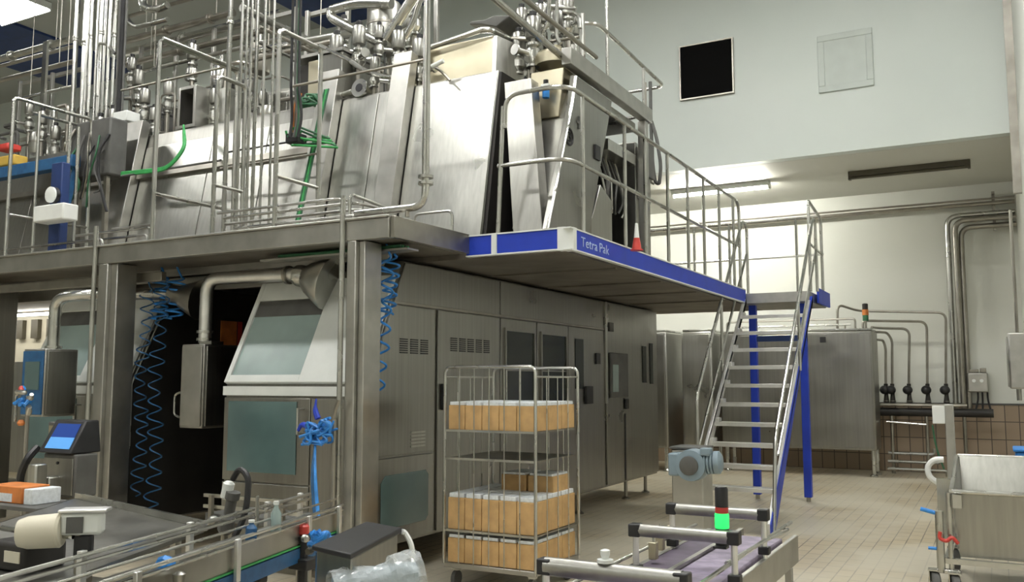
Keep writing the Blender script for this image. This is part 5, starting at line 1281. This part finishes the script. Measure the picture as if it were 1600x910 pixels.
for i, (pts, lab) in enumerate((
    ([(1313, 512), (1313, 478), (1340, 486), (1478, 489), (1478, 600)], 'outermost thin pipe arching from the cabinet top down to the last valve'),
    ([(1352, 512), (1352, 503), (1448, 503), (1449, 600)], 'second thin pipe arching from the cabinet top to a valve'),
    ([(1366, 516), (1374, 513), (1421, 514), (1420, 600)], 'third thin pipe arching from the cabinet top to a valve'),
    ([(1370, 520), (1386, 520), (1394, 532), (1394, 600)], 'innermost thin pipe bending down beside the cabinet'),
    ([(1372, 528), (1380, 532), (1384, 545), (1384, 600)], 'shaded thin pipe hugging the cabinet side'))):
    q = px(17.55, pts); 
    if i < 2: q[0].z = 2.57 ; q[0].y = 17.2; q[1].y = 17.2
    if i >= 2: q[0] = Vector((q[0].x, 17.2, q[1].z))
    pipe('thin_pipe', lab, 'pipe', q, .022, 'pipe_d', bend=.14)
    e = q[-1]
    r = thing('control_valve', ['black round valve head at the right end of the row', 'black round valve head, second from the right in the row', 'black round valve head in the middle of the row', 'black round valve head nearest but one to the cabinet', 'black round valve head closest to the cabinet'][i], 'valve', (e.x, 17.55, e.z-.2))
    MB().ball(V(e.x-.02, 17.5, e.z-.11), .085, 14, (1, 1, .95)).build('head', 'black', r)
    MB().lathe([(.09, -.36), (.05, -.33), (.035, -.2), (.035, 0)], e, n=12).build('stem', 'dark', r)
    MB().lathe([(.055, -.012), (.055, .0)], V(e.x, 17.55, e.z-.30), n=12).build('collar', 'pipe_d', r)
r = thing('valve_manifold', 'dark horizontal manifold pipe under the row of black valves', 'manifold', (-1.1, 17.6, 1.0))
a = at(1372, 640, Y=17.55); b = at(1552, 634, Y=17.55)
MB().cyl((a.x, 17.55, 1.09), (b.x, 17.55, 1.09), .075, 14).build('pipe', 'dark', r)
MB().cyl((a.x, 17.45, 1.22), (b.x-.4, 17.45, 1.22), .03, 10).build('pipe', 'pipe_d', r)
for x in (-1.65, -.95, -.35): MB().box(x-.03, x+.03, 17.62, 17.96, 1.02, 1.08).build('bracket', 'pipe_d', r)
for x in (-1.72, -1.15, -.55): MB().cyl((x, 17.55, 0), (x, 17.55, 1.02), .03, 10).build('stand', 'pipe_d', r)
MB().cyl((-1.80, 17.4, .92), (-1.15, 17.4, .88), .018, 8).build('bright_rod', 'pipe', r)
for i, z in enumerate((.10, .22, .36)):
    pipe('floor_pipe', ['lowest shiny pipe running along the floor by the wainscot', 'middle shiny pipe low by the wainscot', 'short upper pipe low by the wainscot'][i], 'pipe', [(-1.80, 17.35+.1*i, z), (-.85-.1*i, 17.35+.1*i, z), (-.85-.1*i, 17.35+.1*i, z+.1 if i else .001)], .028, bend=.06)
# big wall risers with elbows
for i, (u, Y, zt_) in enumerate(((1487, 17.8, 4.60), (1499, 17.72, 4.50), (1508, 17.8, 4.38))):
    x = at(u, 500, Y=Y).x
    pipe('wall_riser', ['left one of three thick pipes rising up the back wall', 'middle one of three thick pipes rising up the back wall', 'right one of three thick pipes rising up the back wall'][i], 'pipe',
         [(x, Y, 1.166), (x, Y, zt_), (XR-.02, Y, zt_+.0)], .048, ('pipe', 'pipe_d', 'pipe_d')[i], bend=.2, n=12)
for i, (z, rr, lab) in enumerate(((4.78, .038, 'long thick pipe running high along the back wall behind the railing'), (4.86, .018, 'thin pipe running high along the back wall just above the thick one'))):
    pipe('wall_pipe', lab, 'pipe', [(-9, 17.78, z), (XR-.02, 17.78, z)], rr, 'pipe_d')
r = thing('pipe_bracket', 'steel clamp bracket holding the wall pipes at the right corner', 'bracket', (-.5, 17.8, 4.3))
MB().bar((XR-.35, 17.88, 4.3), (XR-.35, 17.88, 5.0), .05).build('upright', 'pipe_d', r)
MB().bar((XR-.35, 17.7, 4.95), (XR-.35, 17.97, 4.95), .04).build('arm', 'pipe_d', r)
# control box on the wall and cables
c = at(1532, 598, Y=17.8)
r = thing('wall_control_box', 'small grey control box with two lamps on the back wall, right of the risers', 'control box', c.to_tuple())
MB().box(c.x-.2, c.x+.12, 17.72, 17.95, c.z-.17, c.z+.17).build('box', 'frame', r, bev=.02)
for x in (-.1, .02): MB().lathe([(.03, 0), (.03, .02)], V(c.x+x, 17.72, c.z+.03), (0, -1, 0), 12).build('lamp', 'white_metal', r)
MB().box(c.x-.17, c.x-.02, 17.74, 17.9, c.z+.171, c.z+.23).build('top_plug', 'pipe_d', r, bev=.01)
MB().box(c.x+.0, c.x+.1, 17.74, 17.9, c.z+.171, c.z+.25).build('top_plug', 'pipe_d', r, bev=.01)
MB().box(c.x-.32, c.x-.201, 17.78, 17.88, c.z-.03, c.z+.08).build('side_plug', 'black', r, bev=.01)
for x in (-.05, .02, .1): MB().sweep([(c.x+x, 17.82, c.z-.17), (c.x+x, 17.84, c.z-.3), (c.x+x*.6-.02+x, 17.82, c.z-.5)], .016, 8, .1).build('cable', 'black', r)
# cabinet on the right wall
a = at(1574, 520, Y=13.6)
r = thing('wall_cabinet', 'tall grey cabinet on the right wall near the picture edge', 'cabinet', (.3, 14, 1.55))
MB().box(a.x, XR-.001, 13.6, 14.3, at(1580, 608, Y=13.6).z, a.z).build('body', 'frame', r, bev=.02)
MB().box(a.x-.02, a.x-.001, 13.65, 14.25, a.z-.72, a.z-.05).build('door', 'frame', r, bev=.006)
MB().cyl((a.x+.12, 13.95, a.z), (a.x+.12, 13.95, a.z+1.7), .022, 8).build('conduit', 'pipe_d', r)
MB().cyl((a.x+.1, 13.8, a.z-.9), (a.x+.1, 13.8, a.z-.75), .03, 8).build('gland', 'pipe', r)
# beacon and top rails on the tank
p = at(1353, 512, Y=16.9); p.z = 2.561
r = thing('stack_light', 'small dark beacon with an orange band on top of the large cabinet', 'signal light', p.to_tuple())
MB().cyl(p, p+V(0, 0, .14), .02, 10).build('stem', 'pipe_d', r)
MB().lathe([(.05, .14), (.05, .24)], p, n=14).build('base', 'green_d', r)
MB().lathe([(.055, .241), (.055, .34)], p, n=14).build('orange_lens', 'orange', r, 'orange lens')
MB().lathe([(.05, .341), (.05, .44), (.03, .45)], p, n=14).build('cap', 'dark', r)
r = thing('top_rail', 'low steel rail along the top of the cabinets', 'rail', (-3.5, 17.1, 2.56))
MB().sweep([(-4.5, 16.95, 2.561), (-4.5, 16.95, 2.75), (-2.2, 16.95, 2.75), (-2.2, 16.95, 2.561)], .018, 8, .05).build('rail', 'pipe_d', r)
MB().sweep([(-4.4, 17.15, 2.66), (-2.3, 17.15, 2.66)], .022, 8).build('pipe', 'pipe', r)
for x in (-4.3, -2.4): MB().cyl((x, 17.15, 2.561), (x, 17.15, 2.65), .015, 8).build('support', 'pipe_d', r)

# ================================================================ TOTE TROLLEY AT THE RIGHT
r = thing('tote_trolley', 'stainless tote trolley with an open bin and big castors at the right edge', 'trolley', (-.1, 8.4, 0))
Y0, Y1 = 7.75, 8.95
X0 = at(1490, 800, Y=Y0).x; X1 = X0+.95
zr0 = at(1490, 768, Y=Y0).z; zr1 = at(1485, 712, Y=Y1).z; zb = at(1490, 868, Y=Y0).z
t_ = .012
MB().hexa([(X0+.03, Y0+.03, zb), (X1-.03, Y0+.03, zb), (X1-.03, Y0+.03+t_, zb), (X0+.03, Y0+.03+t_, zb)], [(X0, Y0, zr0), (X1, Y0, zr0), (X1, Y0+t_, zr0), (X0, Y0+t_, zr0)]).build('front_wall', 'panel_d', r)
MB().hexa([(X0+.03, Y1-.2, zb), (X1-.03, Y1-.2, zb), (X1-.03, Y1-.2+t_, zb), (X0+.03, Y1-.2+t_, zb)], [(X0, Y1-.01, zr1), (X1, Y1-.01, zr1), (X1, Y1, zr1), (X0, Y1, zr1)]).build('back_wall', 'panel', r, 'bright inner back wall')
for x, s_ in ((X0, 1), (X1-t_, -1)):
    MB().prism([(x, Y0+t_+.001, zr0), (x, Y1-.012, zr1), (x+s_*.03, Y1-.2, zb), (x+s_*.03, Y0+.05, zb)], (t_, 0, 0)).build('side_wall', 'panel_d', r)
MB().box(X0+.03, X1-.03, Y0+.03, Y1-.2, zb-.013, zb-.001).build('bottom', 'panel_d', r)
m = MB().cyl((X0-.005, Y0-.015, zr0), (X1, Y0-.015, zr0), .018, 10); m.build('rim', 'pipe', r)
MB().cyl((X0-.01, Y0-.015, zr0), (X0-.01, Y1, zr1), .016, 10).build('rim', 'pipe', r)
MB().cyl((X0, Y1+.012, zr1), (X1, Y1+.012, zr1), .018, 10).build('rim', 'pipe', r)
MB().box(X0-.0, X0+.06, Y0-.06, Y0-.035, zr0-.12, zr0-.02).build('rim_bracket', 'pipe', r)
# chrome frame and castors
for i, (x, y) in enumerate(((X0-.10, Y0-.05), (X0-.03, Y0-.03), (X1-.06, Y0-.04), (X0-.06, Y1-.1), (X1-.06, Y1-.1))):
    if i == 1: MB().cyl((x, y, .20), (x, y, zr0-.01), .018, 10).build('frame_tube', 'pipe', r); continue
    zt_ = (zr0-.15 if i == 0 else zb)
    MB().cyl((x, y, .20), (x, y, zt_), .03 if i == 0 else .022, 12).build('frame_tube', 'pipe', r)
for x0_, x1_, y_ in ((X0-.13, X0+.03, Y0-.04), ):
    MB().box(x0_, x1_, y_-.03, y_+.03, .195, .225).build('frame_foot', 'pipe', r, bev=.006)
MB().box(X0-.06, X1-.04, Y0-.05, Y0-.01, zb-.06, zb-.02).build('frame_bar', 'pipe', r)
MB().box(X0-.06, X1-.04, Y1-.14, Y1-.1, zb-.06, zb-.02).build('frame_bar', 'pipe', r)
MB().box(X0-.08, X0-.04, Y0-.04, Y1-.1, zb-.06, zb-.02).build('frame_bar', 'pipe', r)
for (x, y) in ((X0-.15, Y0-.02), (X0-.01, Y0-.08), (X0-.06, Y1-.1), (X1-.06, Y1-.1), (X1-.06, Y0-.04)):
    wv = MB().lathe([(.03, -.03), (.09, -.03), (.1, -.02), (.1, .02), (.09, .03), (.03, .03)], V(x, y, .1), (1, .25, 0), 26).build('castor_wheel', 'rubber', r)
    MB().lathe([(.035, -.034), (.035, .034)], V(x, y, .1), (1, .25, 0), 16).build('hub', 'pipe', wv)
    MB().prism([(x-.04, y-.03, .1), (x-.04, y+.03, .1), (x-.04, y+.05, .205), (x-.04, y-.05, .205)], (.008, 0, 0)).build('fork', 'pipe', wv)
    MB().box(x-.045, x+.045, y-.05, y+.05, .205, .215).build('fork_plate', 'pipe', wv)
c = at(1463, 735, Y=8.5)
MB().sweep([c+V(.06, 0, .09), c+V(-.01, 0, .09), c+V(-.07, 0, .03), c+V(-.06, 0, -.06), c+V(.03, 0, -.12), c+V(.09, 0, -.11)], .025, 10, .06).build('push_handle', 'white', r, 'white curved push handle')
MB().box(c.x+.0, c.x+.12, 8.44, 8.5, zb, zr0+.02).build('handle_post', 'pipe', r)
c = at(1474, 838, Y=Y0-.08)
MB().sweep([c+V(-.02, 0, .03), c+V(-.03, 0, -.02), c+V(.02, 0, -.04), c+V(.06, 0, .0), c+V(.1, 0, -.05)], .014, 8, .02).build('clamp', 'red', r, 'red clamp lever')
c = at(1445, 800, Y=Y0-.05)
MB().cyl(c+V(-.03, 0, .02), c+V(.10, 0, -.01), .016, 10).build('lever', 'blue_p', r, 'blue lever grip')
c = at(1455, 857, Y=Y0-.05)
MB().cyl(c+V(-.02, 0, 0), c+V(.06, 0, 0), .012, 10).build('lever', 'blue_p', r, 'small blue grip')
# mast with white tag behind
p = at(1483, 650, Y=9.3)
r = thing('lift_mast', 'upright steel mast with a white tag standing behind the tote trolley', 'mast', (p.x, 9.3, 0))
MB().box(p.x-.035, p.x+.04, 9.26, 9.34, .02, at(1483, 632, Y=9.3).z).build('mast', 'frame', r, bev=.006)
MB().box(p.x-.12, p.x+.12, 9.2, 9.4, 0, .02).build('foot_plate', 'frame', r)
q = at(1467, 648, Y=9.25)
MB().box(q.x-.055, q.x+.05, 9.24, 9.255, q.z-.085, q.z+.08).build('tag', 'white', r, 'white tag', bev=.004)
MB().sweep([q+V(-.06, .02, -.1), q+V(-.04, .02, -.3), q+V(.02, .02, -.5)], .008, 6, .1).build('cord', 'green_d', r)
c = at(1594, 706, Y=9.15)
r = thing('blue_bin', 'blue plastic bin standing behind the tote trolley at the right edge', 'bin', (c.x+.1, 9.2, 0))
MB().hexa([(c.x, 9.1, 0), (c.x+.3, 9.1, 0), (c.x+.3, 9.4, 0), (c.x, 9.4, 0)], [(c.x-.04, 9.06, c.z), (c.x+.32, 9.06, c.z), (c.x+.32, 9.44, c.z), (c.x-.04, 9.44, c.z)]).build('body', 'blue_p', r, bev=.02)
MB().box(c.x-.055, c.x+.335, 9.045, 9.455, c.z+.001, c.z+.03).build('lid', 'blue_p', r, bev=.01)
# ================================================================ CAMERA, WORLD, VIEW
cd = bpy.data.cameras.new('camera'); cam = bpy.data.objects.new('camera', cd); COL.objects.link(cam)
cd.sensor_width = 36; cd.lens = F/1600*36; cd.clip_start = .05; cd.clip_end = 100
R = Matrix((RT, UP, -FW)).transposed().to_4x4(); R.translation = Vector((0, 0, CH)); cam.matrix_world = R
SC.camera = cam
w = bpy.data.worlds.new('hall_ambient'); SC.world = w; w.use_nodes = True
w.node_tree.nodes['Background'].inputs[0].default_value = (.8, .85, .82, 1); w.node_tree.nodes['Background'].inputs[1].default_value = .3
vs = SC.view_settings; vs.view_transform = 'Standard'; vs.look = 'None'; vs.gamma = 1; vs.use_curve_mapping = False; vs.exposure = 0.03
